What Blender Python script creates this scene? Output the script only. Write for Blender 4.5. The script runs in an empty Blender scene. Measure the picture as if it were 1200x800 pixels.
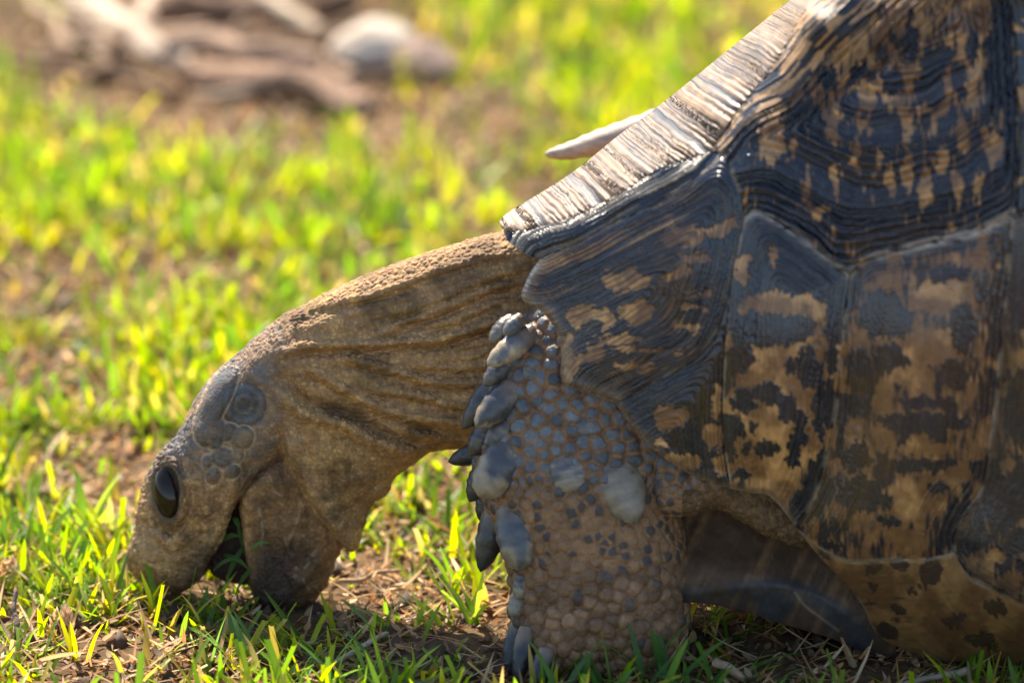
import bpy, math, random
import numpy as np
from mathutils import Vector, Matrix
from mathutils.kdtree import KDTree

# ------------------------------------------------------------------ camera, sky, sun, exposure
sc = bpy.context.scene
PITCH = math.radians(18.0)
S = 1.0 / 3000.0            # metres per photo pixel in the plane of the tortoise's neck
D = 2.5                     # camera to that plane
V0 = 737.0                  # row where the ground crosses that plane
CP, SP = math.cos(PITCH), math.sin(PITCH)
TP = SP / CP
CAM = np.array([0.0, -D * CP, D * SP + (V0 - 400) * S * CP])
FWD = np.array([0.0, CP, -SP]); UP = np.array([0.0, SP, CP]); RIGHT = np.array([1.0, 0, 0])

cam = bpy.data.cameras.new('camera'); camo = bpy.data.objects.new('camera', cam)
sc.collection.objects.link(camo)
camo.location = CAM; camo.rotation_euler = (math.pi / 2 - PITCH, 0, 0)
cam.sensor_width = 36; cam.lens = 36 * D / (1200 * S)
cam.clip_start = 0.05; cam.clip_end = 500
cam.dof.use_dof = True; cam.dof.focus_distance = D - 85 * S; cam.dof.aperture_fstop = 6.0
cam.dof.aperture_blades = 9
sc.camera = camo

SUN_EL = math.radians(50); SUN_AZ = math.radians(-20)   # azimuth from +Y (away from camera) towards -X (left)
wd = bpy.data.worlds.new('World'); sc.world = wd; wd.use_nodes = True
nt = wd.node_tree; bg = nt.nodes['Background']
sky = nt.nodes.new('ShaderNodeTexSky'); sky.sky_type = 'NISHITA'; sky.sun_disc = False
sky.dust_density = 0.8; sky.sun_elevation = SUN_EL; sky.sun_rotation = SUN_AZ
nt.links.new(sky.outputs[0], bg.inputs[0]); bg.inputs[1].default_value = 0.13
sun = bpy.data.lights.new('sun', 'SUN'); suno = bpy.data.objects.new('sun', sun); sc.collection.objects.link(suno)
sun.energy = 5.0; sun.angle = math.radians(0.5); sun.color = (1.0, 0.91, 0.76)
sd = Vector((math.sin(SUN_AZ) * math.cos(SUN_EL), math.cos(SUN_AZ) * math.cos(SUN_EL), math.sin(SUN_EL)))
suno.rotation_euler = sd.to_track_quat('Z', 'Y').to_euler(); suno.location = sd * 10
sc.view_settings.view_transform = 'Standard'; sc.view_settings.look = 'None'
sc.view_settings.gamma = 1; sc.view_settings.use_curve_mapping = False
sc.view_settings.exposure = 1.3
sc.render.engine = 'CYCLES'

rng = np.random.default_rng(7); random.seed(7)
f32 = np.float32

# ------------------------------------------------------------------ helpers
def at(u, v, w):
    """photo pixel (u, v) at w pixels in front of the neck plane -> world point (N,3)"""
    u, v, w = np.broadcast_arrays(np.asarray(u, float), np.asarray(v, float), np.asarray(w, float))
    dist = D - w * S; k = dist / D
    return (CAM + FWD * dist[..., None] + RIGHT * ((u - 600) * S * k)[..., None] + UP * ((400 - v) * S * k)[..., None])

def ground_at(u, v):
    r = FWD * D + RIGHT * (u - 600) * S + UP * (400 - v) * S
    t = -CAM[2] / r[2]
    return CAM + r * t

def hash2(i, j, seed):
    h = (i.astype(np.int64) * 374761393 + j.astype(np.int64) * 668265263 + seed * 1442695041) & 0xFFFFFFFF
    h = ((h ^ (h >> 13)) * 1274126177) & 0xFFFFFFFF
    return ((h ^ (h >> 16)) & 0xFFFFFF) / float(0xFFFFFF)

def hash3(i, j, k, seed):
    h = (i.astype(np.int64) * 374761393 + j.astype(np.int64) * 668265263 + k.astype(np.int64) * 2147483647 + seed * 1442695041) & 0xFFFFFFFF
    h = ((h ^ (h >> 13)) * 1274126177) & 0xFFFFFFFF
    h = ((h ^ (h >> 15)) * 2246822519) & 0xFFFFFFFF
    return ((h ^ (h >> 16)) & 0xFFFFFF) / float(0xFFFFFF)

def noise2(x, y, seed=0):
    xi = np.floor(x); yi = np.floor(y); fx = x - xi; fy = y - yi
    fx = fx * fx * (3 - 2 * fx); fy = fy * fy * (3 - 2 * fy)
    a = hash2(xi, yi, seed); b = hash2(xi + 1, yi, seed); c = hash2(xi, yi + 1, seed); d = hash2(xi + 1, yi + 1, seed)
    return (a * (1 - fx) + b * fx) * (1 - fy) + (c * (1 - fx) + d * fx) * fy

def fbm2(x, y, seed=0, o=4):
    s = 0; a = .5; t = 0
    for q in range(o):
        s = s + a * noise2(x, y, seed + q * 17); t += a; x = x * 2.03 + 5.1; y = y * 2.03 + 1.7; a *= .5
    return s / t

def noise3(p, seed=0):
    pi = np.floor(p); f = p - pi; f = f * f * (3 - 2 * f)
    r = 0
    for dx in (0, 1):
        for dy in (0, 1):
            for dz in (0, 1):
                wgt = (f[:, 0] if dx else 1 - f[:, 0]) * (f[:, 1] if dy else 1 - f[:, 1]) * (f[:, 2] if dz else 1 - f[:, 2])
                r = r + wgt * hash3(pi[:, 0] + dx, pi[:, 1] + dy, pi[:, 2] + dz, seed)
    return r

def fbm3(p, seed=0, o=4):
    s = 0; a = .5; t = 0
    for q in range(o):
        s = s + a * noise3(p, seed + 31 * q); t += a; p = p * 2.03 + 3.3; a *= .5
    return s / t

def voro3(p, seed=0):
    """F1, F2, id of the nearest jittered cell point"""
    pi = np.floor(p)
    f1 = np.full(len(p), 9.0); f2 = f1.copy(); cid = np.zeros(len(p))
    for dx in (-1, 0, 1):
        for dy in (-1, 0, 1):
            for dz in (-1, 0, 1):
                c = pi + np.array([dx, dy, dz])
                q = c + np.stack([hash3(c[:, 0], c[:, 1], c[:, 2], seed + a) for a in (1, 2, 3)], 1) * .85
                d = ((q - p) ** 2).sum(1)
                m = d < f1
                f2 = np.where(m, f1, np.minimum(f2, d)); f1 = np.where(m, d, f1)
                cid = np.where(m, q[:, 0] * 7.13 + q[:, 1] * 3.77 + q[:, 2] * 1.31, cid)
    return np.sqrt(f1), np.sqrt(f2), np.mod(np.abs(np.sin(cid * 12.9898) * 43758.5453), 1)

def sstep(a, b, x):
    t = np.clip((x - a) / (b - a), 0, 1); return t * t * (3 - 2 * t)

def crv(pts, n=6):
    """Catmull-Rom through open polyline, end points kept"""
    P = np.array(pts, float)
    if len(P) < 3: return P
    Q = np.vstack([2 * P[0] - P[1], P, 2 * P[-1] - P[-2]])
    out = []
    for i in range(1, len(Q) - 2):
        p0, p1, p2, p3 = Q[i - 1], Q[i], Q[i + 1], Q[i + 2]
        for t in np.arange(n) / n:
            out.append(.5 * ((2 * p1) + (-p0 + p2) * t + (2 * p0 - 5 * p1 + 4 * p2 - p3) * t * t + (-p0 + 3 * p1 - 3 * p2 + p3) * t ** 3))
    out.append(P[-1])
    return np.array(out)

def closed(pts, n=5):
    P = list(pts); c = crv([P[-1]] + P + [P[0], P[1]], n)
    return c[n:-(n) - 1]

def seg_dist(px, py, poly, close=False):
    """distance, closest point, signed side (positive = right/below when going left to right), arc parameter"""
    A = np.array(poly, float); B = np.roll(A, -1, 0) if close else A[1:]
    if not close: A = A[:-1]
    best = np.full(px.shape, 1e18); cx = np.zeros(px.shape); cy = np.zeros(px.shape); sg = np.ones(px.shape); arc = np.zeros(px.shape)
    acc = 0.0
    for a, b in zip(A, B):
        e = b - a; L2 = float(e @ e)
        if L2 < 1e-9: continue
        t = np.clip(((px - a[0]) * e[0] + (py - a[1]) * e[1]) / L2, 0, 1)
        qx = a[0] + t * e[0]; qy = a[1] + t * e[1]
        d = (px - qx) ** 2 + (py - qy) ** 2
        m = d < best
        best = np.where(m, d, best); cx = np.where(m, qx, cx); cy = np.where(m, qy, cy)
        sg = np.where(m, np.sign(e[0] * (py - a[1]) - e[1] * (px - a[0])), sg)
        arc = np.where(m, acc + t * math.sqrt(L2), arc)
        acc += math.sqrt(L2)
    return np.sqrt(best), cx, cy, sg, arc

def inside(px, py, poly):
    A = np.array(poly, float); B = np.roll(A, -1, 0)
    r = np.zeros(px.shape, bool)
    for a, b in zip(A, B):
        if a[1] == b[1]: continue
        c = ((a[1] > py) != (b[1] > py)) & (px < (b[0] - a[0]) * (py - a[1]) / (b[1] - a[1]) + a[0])
        r ^= c
    return r

def blur(a, n=1):
    for _ in range(n):
        p = np.pad(a, 1, mode='edge')
        a = (p[:-2, 1:-1] + p[2:, 1:-1] + 2 * a) * .25
        p = np.pad(a, 1, mode='edge')
        a = (p[1:-1, :-2] + p[1:-1, 2:] + 2 * a) * .25
    return a

class TPS:
    def __init__(s, pts, sm=0.0):
        P = np.array(pts, float); s.c = P[:, :2] / 100; n = len(P)
        K = s.k(s.c, s.c) + sm * np.eye(n); Q = np.hstack([np.ones((n, 1)), s.c])
        M = np.block([[K, Q], [Q.T, np.zeros((3, 3))]])
        s.w = np.linalg.solve(M, np.concatenate([P[:, 2], np.zeros(3)]))
    def k(s, a, b):
        r2 = ((a[:, None, :] - b[None, :, :]) ** 2).sum(2)
        return .5 * r2 * np.log(r2 + 1e-12)
    def __call__(s, u, v):
        sh = np.shape(u); p = np.stack([np.ravel(u), np.ravel(v)], 1) / 100
        out = np.empty(len(p))
        for i in range(0, len(p), 40000):
            q = p[i:i + 40000]
            out[i:i + 40000] = s.k(q, s.c) @ s.w[:-3] + s.w[-3] + q @ s.w[-2:]
        return out.reshape(sh)

def mesh_from(name, V, F, smooth=True, col=None, attrs=None):
    """V (N,3); F (M,4) or (M,3) int array (or list of arrays)"""
    V = np.asarray(V, f32)
    Fs = F if isinstance(F, list) else [F]
    Fs = [np.asarray(a, np.int32) for a in Fs if len(a)]
    loops = np.concatenate([a.ravel() for a in Fs]); tot = np.concatenate([np.full(len(a), a.shape[1], np.int32) for a in Fs])
    st = np.concatenate([[0], np.cumsum(tot)[:-1]]).astype(np.int32)
    me = bpy.data.meshes.new(name)
    me.vertices.add(len(V)); me.vertices.foreach_set('co', V.ravel())
    me.loops.add(len(loops)); me.loops.foreach_set('vertex_index', loops)
    me.polygons.add(len(tot)); me.polygons.foreach_set('loop_start', st)
    me.update(calc_edges=True)
    if smooth: me.polygons.foreach_set('use_smooth', np.ones(len(tot), bool))
    if col is not None:
        ca = me.color_attributes.new('Col', 'FLOAT_COLOR', 'POINT')
        c = np.ones((len(V), 4), f32); c[:, :3] = np.clip(col, 0, 1); ca.data.foreach_set('color', c.ravel())
    for k, a in (attrs or {}).items():
        at_ = me.attributes.new(k, 'FLOAT', 'POINT'); at_.data.foreach_set('value', np.asarray(a, f32))
    me.validate(); me.update()
    return me

def link(name, me, mat=None, parent=None, loc=None):
    o = bpy.data.objects.new(name, me); sc.collection.objects.link(o)
    if mat is not None and me is not None and len(me.materials) == 0: me.materials.append(mat)
    if parent is not None: o.parent = parent
    if loc is not None: o.location = loc
    return o

def tag(o, label=None, cat=None, group=None, kind=None):
    if label: o['label'] = label
    if cat: o['category'] = cat
    if group: o['group'] = group
    if kind: o['kind'] = kind
    return o

# ------------------------------------------------------------------ materials
def new_mat(name):
    m = bpy.data.materials.new(name); m.use_nodes = True
    n = m.node_tree.nodes; return m, m.node_tree, n['Principled BSDF'], n, m.node_tree.links

def skin_like(name, rough=.6, spec=.4, bump=.25, scale=900., dist=.0006, gloss=False, coat=0.0, tint=.25, pebble=0):
    m, t, b, n, l = new_mat(name)
    a = n.new('ShaderNodeVertexColor'); a.layer_name = 'Col'
    tc = n.new('ShaderNodeTexCoord')
    nz = n.new('ShaderNodeTexNoise'); nz.inputs['Scale'].default_value = scale * .25; nz.inputs['Detail'].default_value = 5
    l.new(tc.outputs['Object'], nz.inputs['Vector'])
    mx = n.new('ShaderNodeMix'); mx.data_type = 'RGBA'; mx.blend_type = 'OVERLAY'; mx.inputs[0].default_value = tint
    l.new(a.outputs['Color'], mx.inputs[6]); l.new(nz.outputs['Fac'], mx.inputs[7])
    l.new(mx.outputs[2], b.inputs['Base Color'])
    nb = n.new('ShaderNodeTexNoise'); nb.inputs['Scale'].default_value = scale; nb.inputs['Detail'].default_value = 4
    l.new(tc.outputs['Object'], nb.inputs['Vector'])
    bp = n.new('ShaderNodeBump'); bp.inputs['Strength'].default_value = bump; bp.inputs['Distance'].default_value = dist
    l.new(nb.outputs['Fac'], bp.inputs['Height']); l.new(bp.outputs['Normal'], b.inputs['Normal'])
    if pebble:
        vo = n.new('ShaderNodeTexVoronoi'); vo.inputs['Scale'].default_value = pebble
        l.new(tc.outputs['Object'], vo.inputs['Vector'])
        b2 = n.new('ShaderNodeBump'); b2.invert = True; b2.inputs['Strength'].default_value = .42; b2.inputs['Distance'].default_value = .0005
        l.new(vo.outputs['Distance'], b2.inputs['Height']); l.new(bp.outputs['Normal'], b2.inputs['Normal']); l.new(b2.outputs['Normal'], b.inputs['Normal'])
    b.inputs['Specular IOR Level'].default_value = spec
    if gloss:
        g = n.new('ShaderNodeAttribute'); g.attribute_name = 'rough'
        mm = n.new('ShaderNodeMath'); mm.operation = 'MULTIPLY_ADD'; mm.inputs[1].default_value = .18; mm.use_clamp = True
        l.new(nz.outputs['Fac'], mm.inputs[0]); l.new(g.outputs['Fac'], mm.inputs[2]); l.new(mm.outputs[0], b.inputs['Roughness'])
    else: b.inputs['Roughness'].default_value = rough
    b.inputs['Coat Weight'].default_value = coat; b.inputs['Coat Roughness'].default_value = .2
    return m

M_skin = skin_like('tortoise_skin', gloss=True, spec=.3, bump=.5, scale=1400, tint=.4, pebble=760)
M_shell = skin_like('shell_keratin', gloss=True, spec=.6, bump=.25, scale=900, tint=.35)
def shell_lines(m):
    t = m.node_tree; n = t.nodes; l = t.links; b = n['Principled BSDF']
    a = n.new('ShaderNodeAttribute'); a.attribute_name = 'ph'
    tc = n.new('ShaderNodeTexCoord'); sp = n.new('ShaderNodeSeparateXYZ'); l.new(tc.outputs['Object'], sp.inputs[0])
    cb = n.new('ShaderNodeCombineXYZ')
    def mul(src, k):
        q = n.new('ShaderNodeMath'); q.operation = 'MULTIPLY'; q.inputs[1].default_value = k; l.new(src, q.inputs[0]); return q.outputs[0]
    l.new(mul(a.outputs['Fac'], .42), cb.inputs[0]); l.new(mul(sp.outputs[0], 55), cb.inputs[1]); l.new(mul(sp.outputs[2], 55), cb.inputs[2])
    nz = n.new('ShaderNodeTexNoise'); nz.inputs['Scale'].default_value = 1.0; nz.inputs['Detail'].default_value = 2.5; nz.inputs['Roughness'].default_value = .6
    l.new(cb.outputs[0], nz.inputs['Vector'])
    old = b.inputs['Normal'].links[0].from_socket
    bp = n.new('ShaderNodeBump'); bp.inputs['Strength'].default_value = .9; bp.inputs['Distance'].default_value = .0011
    la = n.new('ShaderNodeAttribute'); la.attribute_name = 'lines'
    hm = n.new('ShaderNodeMath'); hm.operation = 'MULTIPLY'; l.new(nz.outputs['Fac'], hm.inputs[0]); l.new(la.outputs['Fac'], hm.inputs[1])
    l.new(hm.outputs[0], bp.inputs['Height']); l.new(old, bp.inputs['Normal']); l.new(bp.outputs['Normal'], b.inputs['Normal'])
    oc = b.inputs['Base Color'].links[0].from_socket
    mr = n.new('ShaderNodeMapRange'); mr.inputs[1].default_value = .35; mr.inputs[2].default_value = .68; mr.inputs[3].default_value = .62; mr.inputs[4].default_value = 1.3
    l.new(nz.outputs['Fac'], mr.inputs[0])
    mx = n.new('ShaderNodeMix'); mx.data_type = 'RGBA'; mx.blend_type = 'MULTIPLY'; mx.inputs[0].default_value = 1
    l.new(la.outputs['Fac'], mx.inputs[0]); l.new(oc, mx.inputs[6]); l.new(mr.outputs[0], mx.inputs[7]); l.new(mx.outputs[2], b.inputs['Base Color'])
shell_lines(M_shell)
M_horn = skin_like('scale_horn', gloss=True, spec=.5, bump=.35, scale=1100, tint=.4)

def leaf_mat(name, trans=.5, rough=.45):
    m, t, b, n, l = new_mat(name)
    a = n.new('ShaderNodeVertexColor'); a.layer_name = 'Col'
    l.new(a.outputs['Color'], b.inputs['Base Color']); b.inputs['Roughness'].default_value = rough
    b.inputs['Specular IOR Level'].default_value = .4
    tr = n.new('ShaderNodeBsdfTranslucent')
    hs = n.new('ShaderNodeHueSaturation'); hs.inputs['Hue'].default_value = .485; hs.inputs['Saturation'].default_value = 1.05; hs.inputs['Value'].default_value = 2.5
    l.new(a.outputs['Color'], hs.inputs['Color']); l.new(hs.outputs[0], tr.inputs['Color'])
    mx = n.new('ShaderNodeMixShader'); mx.inputs[0].default_value = trans
    l.new(b.outputs[0], mx.inputs[1]); l.new(tr.outputs[0], mx.inputs[2]); l.new(mx.outputs[0], n['Material Output'].inputs[0])
    return m
M_grass = leaf_mat('grass_blade'); M_dry = leaf_mat('dry_litter', trans=.25, rough=.7)

def soil_mat():
    m, t, b, n, l = new_mat('soil')
    tc = n.new('ShaderNodeTexCoord')
    n1 = n.new('ShaderNodeTexNoise'); n1.inputs['Scale'].default_value = 14; n1.inputs['Detail'].default_value = 8
    n2 = n.new('ShaderNodeTexNoise'); n2.inputs['Scale'].default_value = 260; n2.inputs['Detail'].default_value = 6
    for q in (n1, n2): l.new(tc.outputs['Object'], q.inputs['Vector'])
    r = n.new('ShaderNodeValToRGB'); e = r.color_ramp.elements
    e[0].position = .3; e[0].color = (.030, .018, .009, 1); e[1].position = .72; e[1].color = (.19, .115, .052, 1)
    x = n.new('ShaderNodeMath'); x.operation = 'MULTIPLY_ADD'; x.inputs[1].default_value = .55
    y = n.new('ShaderNodeMath'); y.operation = 'MULTIPLY'; y.inputs[1].default_value = .45
    l.new(n2.outputs['Fac'], y.inputs[0]); l.new(n1.outputs['Fac'], x.inputs[0]); l.new(y.outputs[0], x.inputs[2])
    l.new(x.outputs[0], r.inputs['Fac']); l.new(r.outputs[0], b.inputs['Base Color'])
    b.inputs['Roughness'].default_value = .95; b.inputs['Specular IOR Level'].default_value = .15
    bp = n.new('ShaderNodeBump'); bp.inputs['Strength'].default_value = .8; bp.inputs['Distance'].default_value = .003
    l.new(n2.outputs['Fac'], bp.inputs['Height']); l.new(bp.outputs[0], b.inputs['Normal'])
    return m
M_soil = soil_mat()

def eye_mat():
    m, t, b, n, l = new_mat('eye_glossy')
    tc = n.new('ShaderNodeTexCoord'); nz = n.new('ShaderNodeTexNoise'); nz.inputs['Scale'].default_value = 300
    l.new(tc.outputs['Object'], nz.inputs['Vector'])
    r = n.new('ShaderNodeValToRGB'); r.color_ramp.elements[0].color = (.006, .004, .003, 1); r.color_ramp.elements[1].color = (.03, .017, .009, 1)
    l.new(nz.outputs['Fac'], r.inputs['Fac']); l.new(r.outputs[0], b.inputs['Base Color'])
    b.inputs['Roughness'].default_value = .1; b.inputs['Specular IOR Level'].default_value = .28
    return m
M_eye = eye_mat()
M_wood = skin_like('weathered_wood', gloss=True, spec=.2, bump=.8, scale=160, dist=.004, tint=.5)
M_stone = skin_like('pale_stone', gloss=True, spec=.3, bump=.6, scale=120, dist=.003, tint=.4)

# ------------------------------------------------------------------ ground
def ground_h(x, y):
    return .008 * (fbm2(x * 7 + 9, y * 7 + 4, 3, 3) - .5) + .006 * (fbm2(x * 45, y * 45, 5, 3) - .5)
def axis(lo, hi, step, far, n):
    a = np.arange(lo, hi, step); g = np.geomspace(step * 2, far, n)
    return np.concatenate([(lo - g)[::-1], a, hi + g])
gx = axis(-.7, .7, .005, 60, 26); gy = axis(-.5, 1.9, .0055, 60, 26)
GX, GY = np.meshgrid(gx, gy, indexing='ij')
fade = np.clip(1 - (np.hypot(GX, GY - .6) - 1.6) / 2, 0, 1)
GZ = ground_h(GX, GY) * fade
n_, m_ = GX.shape; I = np.arange(n_ * m_).reshape(n_, m_)
Fg = np.stack([I[:-1, :-1], I[1:, :-1], I[1:, 1:], I[:-1, 1:]], -1).reshape(-1, 4)
ground = link('ground', mesh_from('ground', np.stack([GX, GY, GZ], -1).reshape(-1, 3), Fg), M_soil)
tag(ground, 'dry brown crumbly soil under the grass', kind='structure')

# ------------------------------------------------------------------ tortoise: body (head, neck, near foreleg) as one skin
BASE = ground_at(640, 760); BASE[2] = 0
tort = bpy.data.objects.new('tortoise', None); sc.collection.objects.link(tort); tort.location = BASE
tag(tort, 'leopard tortoise with mottled black and cream shell grazing with its head down', 'tortoise')
def T(u, v, w): return at(u, v, w) - BASE
def mid(u, v): return (500 - v) * TP + (u - 600) * .10

G = 2.5
ug = np.arange(128, 962, G); vg = np.arange(236, 826, G); wg = np.arange(-170, 300, G)
U2, V2 = np.meshgrid(ug, vg, indexing='ij')

def layer(poly, d0, Hpts, smooth=2):
    P = closed(poly, 4)
    d = seg_dist(U2, V2, P, True)[0]; ins = inside(U2, V2, P)
    H = np.clip(TPS(Hpts, .02)(U2, V2), 8, 140) if len(Hpts) > 3 else np.full(U2.shape, Hpts[0][2], float)
    di = np.clip(d / d0, 0, 1)
    prof = np.where(ins, np.sqrt(np.clip(1 - (1 - di) ** 2, 0, 1)), 0)
    return d, ins, H, prof

def ridge(poly, amp, sg=4.0, groove=.8, fade=18):
    """skin fold: raised line with a furrow on its lower side; fades towards its ends"""
    P = crv(poly, 5); d, cx, cy, s, arc = seg_dist(U2, V2, P)
    L = np.hypot(*np.diff(P, axis=0).T).sum(); d = d * s
    e = np.clip(np.minimum(arc, L - arc) / fade, 0, 1)
    end = np.hypot(U2 - cx, V2 - cy)
    return amp * e * (np.exp(-(d / sg) ** 2) - groove * np.exp(-((d - 2.0 * sg) / (1.1 * sg)) ** 2))

neck_poly = [(910, 262), (770, 256), (680, 262), (590, 273), (545, 284), (500, 298), (450, 315), (400, 336), (370, 352), (340, 370), (310, 392), (290, 410),
             (282, 430), (300, 470), (322, 500), (331, 528), (347, 563), (362, 588), (378, 611), (397, 630), (410, 637), (418, 628), (432, 593),
             (450, 581), (457, 570), (464, 557), (482, 545), (503, 531), (532, 525), (560, 523), (640, 520), (770, 530), (910, 560)]  # right end stretched unseen inside the shell, added to block a sliver of sun
dN, inN, HN, pN = layer(neck_poly, 40, [(600, 400, 76), (760, 400, 80), (480, 420, 72), (400, 440, 68), (350, 440, 64), (310, 440, 58), (400, 560, 56), (395, 610, 40), (450, 550, 52),
                                        (540, 500, 66), (600, 300, 64), (450, 340, 60), (340, 540, 58), (600, 510, 66)])
folds = 0
for pl, am, sg in [
    ([(277, 412), (330, 380), (382, 357), (439, 344), (495, 324), (551, 305), (600, 296)], 4.0, 5),
    ([(435, 396), (480, 376), (525, 358), (570, 340), (610, 330)], 4.0, 5),
    ([(319, 418), (360, 406), (412, 404), (465, 402), (510, 399), (555, 386), (600, 370)], 6.5, 5),
    ([(394, 417), (435, 427), (480, 440), (514, 448), (570, 448), (610, 440)], 4.5, 5),
    ([(352, 425), (394, 451), (428, 470), (465, 485), (510, 493), (565, 500)], 5.0, 5.5),
    ([(330, 440), (360, 470), (400, 482), (431, 497), (458, 510), (495, 520), (560, 521)], -9, 8),
    ([(470, 425), (520, 432), (560, 430), (610, 420)], 3.0, 4),
    ([(430, 455), (480, 462), (530, 474), (590, 474)], 3.5, 4.5),
    ([(480, 500), (520, 507), (570, 510), (620, 506)], -7, 6),
    ([(450, 372), (510, 352), (560, 330), (620, 310)], 2.5, 4),
    ([(500, 385), (545, 372), (590, 352)], 2.5, 4),
    ([(324, 488), (331, 528), (347, 563), (362, 587), (378, 609), (396, 628)], 3.5, 7),
    ([(345, 470), (360, 500), (372, 535), (378, 570)], 2.2, 4),
    ([(370, 470), (392, 505), (402, 545), (400, 590)], 2.2, 4),
    ([(395, 480), (420, 520), (425, 560)], 2.5, 5),
    ([(420, 600), (436, 570), (450, 566), (458, 572)], -6, 4),
    ([(318, 430), (322, 460), (330, 480)], 3.5, 3.5), ([(308, 432), (310, 460), (318, 492)], 3.0, 3.5),
]:
    folds = folds + ridge(pl, am * 1.9, sg * .85)
flow = .5 - np.abs(fbm2(U2 / 55 + V2 / 200, V2 / 7 + U2 / 38, 11, 3) - .5) * 4
flow = flow * sstep(300, 420, U2) * (1 - .5 * sstep(500, 560, V2))
hN = HN * pN + (folds + 2.3 * flow) * pN
head_poly = [(345, 366), (310, 392), (285, 413), (266, 426), (246, 445), (227, 471), (206, 513), (192, 528), (177, 548), (169, 567), (161, 594), (155, 629), (148, 649),
             (150, 664), (160, 677), (172, 686), (188, 692), (208, 695), (223, 688), (238, 675), (250, 653), (262, 635), (270, 610), (279, 589), (288, 574),
             (302, 556), (335, 530), (365, 480), (372, 430), (362, 385)]
mouth_line = crv([(223, 690), (238, 676), (250, 653), (262, 635), (270, 610), (279, 589), (288, 574)])
d0H = 10 + 26 * sstep(14, 50, seg_dist(U2, V2, mouth_line)[0])
dH, inH, HH, pH = layer(head_poly, d0H, [(320, 420, 60), (300, 470, 63), (260, 500, 58), (330, 480, 62), (230, 560, 52), (200, 575, 46), (200, 630, 38), (165, 650, 27), (215, 680, 26), (190, 540, 40), (265, 590, 44), (240, 620, 42)])
# eye rims, head plates, tympanum
ex, ey, ea = 196.0, 576.0, math.radians(-8)
eu = (U2 - ex) * math.cos(ea) + (V2 - ey) * math.sin(ea); ev = -(U2 - ex) * math.sin(ea) + (V2 - ey) * math.cos(ea)
er = np.sqrt((eu / 15) ** 2 + (ev / 31) ** 2)
el = (eu / 15) / np.maximum(er, .2)
lids = (6.0 + 3 * el) * np.exp(-((er - 1.20) / .17) ** 2) - 6.5 * np.exp(-((er - 1.62) / .15) ** 2) + (4.5 - 2 * el) * np.exp(-((er - 1.98) / .2) ** 2) - 3 * np.exp(-((er - 2.35) / .15) ** 2) - 12 * np.exp(-(er / .85) ** 4) + 1.6 * np.cos(er * 17 + 3 * (fbm2(U2 / 9, V2 / 9, 29, 2) - .5)) * np.exp(-((er - 1.9) / .55) ** 2)
plates = [[(246, 451), (266, 432), (279, 436), (273, 459), (258, 490), (246, 521), (231, 517), (229, 494)],
          [(283, 500), (296, 506), (294, 520), (282, 526), (272, 518)], [(261, 525), (272, 530), (273, 542), (263, 548), (251, 543), (250, 531)],
          [(275, 526), (284, 529), (283, 538), (276, 541)], [(265, 549), (276, 545), (281, 552), (272, 560), (262, 556)],
          [(246, 550), (256, 549), (258, 560), (249, 567), (242, 560)], [(250, 503), (258, 492), (263, 500), (258, 524), (247, 524)],
          [(264, 498), (277, 500), (270, 515), (263, 514)], [(239, 536), (247, 535), (247, 548), (240, 550)]]
plate_d = np.full(U2.shape, -99.0)
for pl in plates:
    P = closed(pl, 3); d = seg_dist(U2, V2, P, True)[0]; plate_d = np.maximum(plate_d, np.where(inside(U2, V2, P), d, -d))
ty = np.hypot((U2 - 286) / 1.0, (V2 - 474) / 1.05)
tymp = np.where(ty < 30, 3.2 * np.cos(ty * .62) * np.exp(-(ty / 24) ** 4), 0) - 2.2 * np.exp(-((ty - 25) / 3.5) ** 2)
plrel = 4.6 * sstep(-1, 3, plate_d) - 4.5 * np.exp(-((plate_d + 2.5) / 2.0) ** 2)
cheek = ridge([(262, 560), (266, 590), (255, 625), (240, 655)], 3.0, 6) + ridge([(215, 610), (208, 650), (200, 685)], 2.0, 8) + ridge([(280, 545), (272, 575), (282, 590)], 3.5, 4) \
    + ridge([(296, 540), (284, 556), (281, 572)], -7, 5)
hump = 7.0 * (fbm2(U2 / 22, V2 / 22, 13, 3) - .5)
hH = HH * pH + (lids + plrel + tymp + 1.8 * cheek + hump) * pH
jaw_poly = [(296, 558), (283, 576), (279, 596), (282, 622), (285, 652), (290, 677), (298, 700), (309, 714), (328, 719), (347, 720), (362, 712), (379, 688), (391, 664), (402, 635),
            (404, 600), (395, 560), (365, 530), (325, 535)]
d0J = 9 + 24 * sstep(14, 50, seg_dist(U2, V2, crv([(285, 578), (283, 596), (288, 622), (290, 652), (294, 677), (300, 700)]))[0])
dJ, inJ, HJ, pJ = layer(jaw_poly, d0J, [(340, 600, 38), (340, 660, 34), (330, 700, 28), (300, 600, 37), (380, 620, 32), (370, 560, 38)])
jawf = ridge([(352, 612), (350, 640), (340, 655), (338, 672)], 1.8, 3) + ridge([(300, 590), (306, 640), (312, 690)], 2.0, 5) + ridge([(318, 575), (326, 585), (330, 600)], -2.0, 4) \
    + ridge([(345, 690), (366, 668), (382, 640)], 2.0, 4) + ridge([(322, 640), (335, 664), (350, 690)], 1.6, 3)
hJ = HJ * pJ + (2.2 * jawf + hump) * pJ
leg_poly = [(660, 345), (620, 372), (592, 400), (576, 435), (568, 475), (560, 520), (560, 560), (572, 600), (588, 640), (600, 680), (602, 720), (606, 760), (620, 792), (660, 806),
            (720, 808), (770, 800), (796, 775), (802, 700), (801, 640), (797, 600), (802, 570), (850, 560), (850, 420), (770, 345)]
dL, inL, HL, pL = layer(leg_poly, 78, [(640, 400, 56), (700, 480, 70), (700, 600, 76), (700, 700, 80), (700, 780, 82), (760, 500, 60), (620, 500, 62), (620, 700, 76), (790, 700, 76)])
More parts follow.
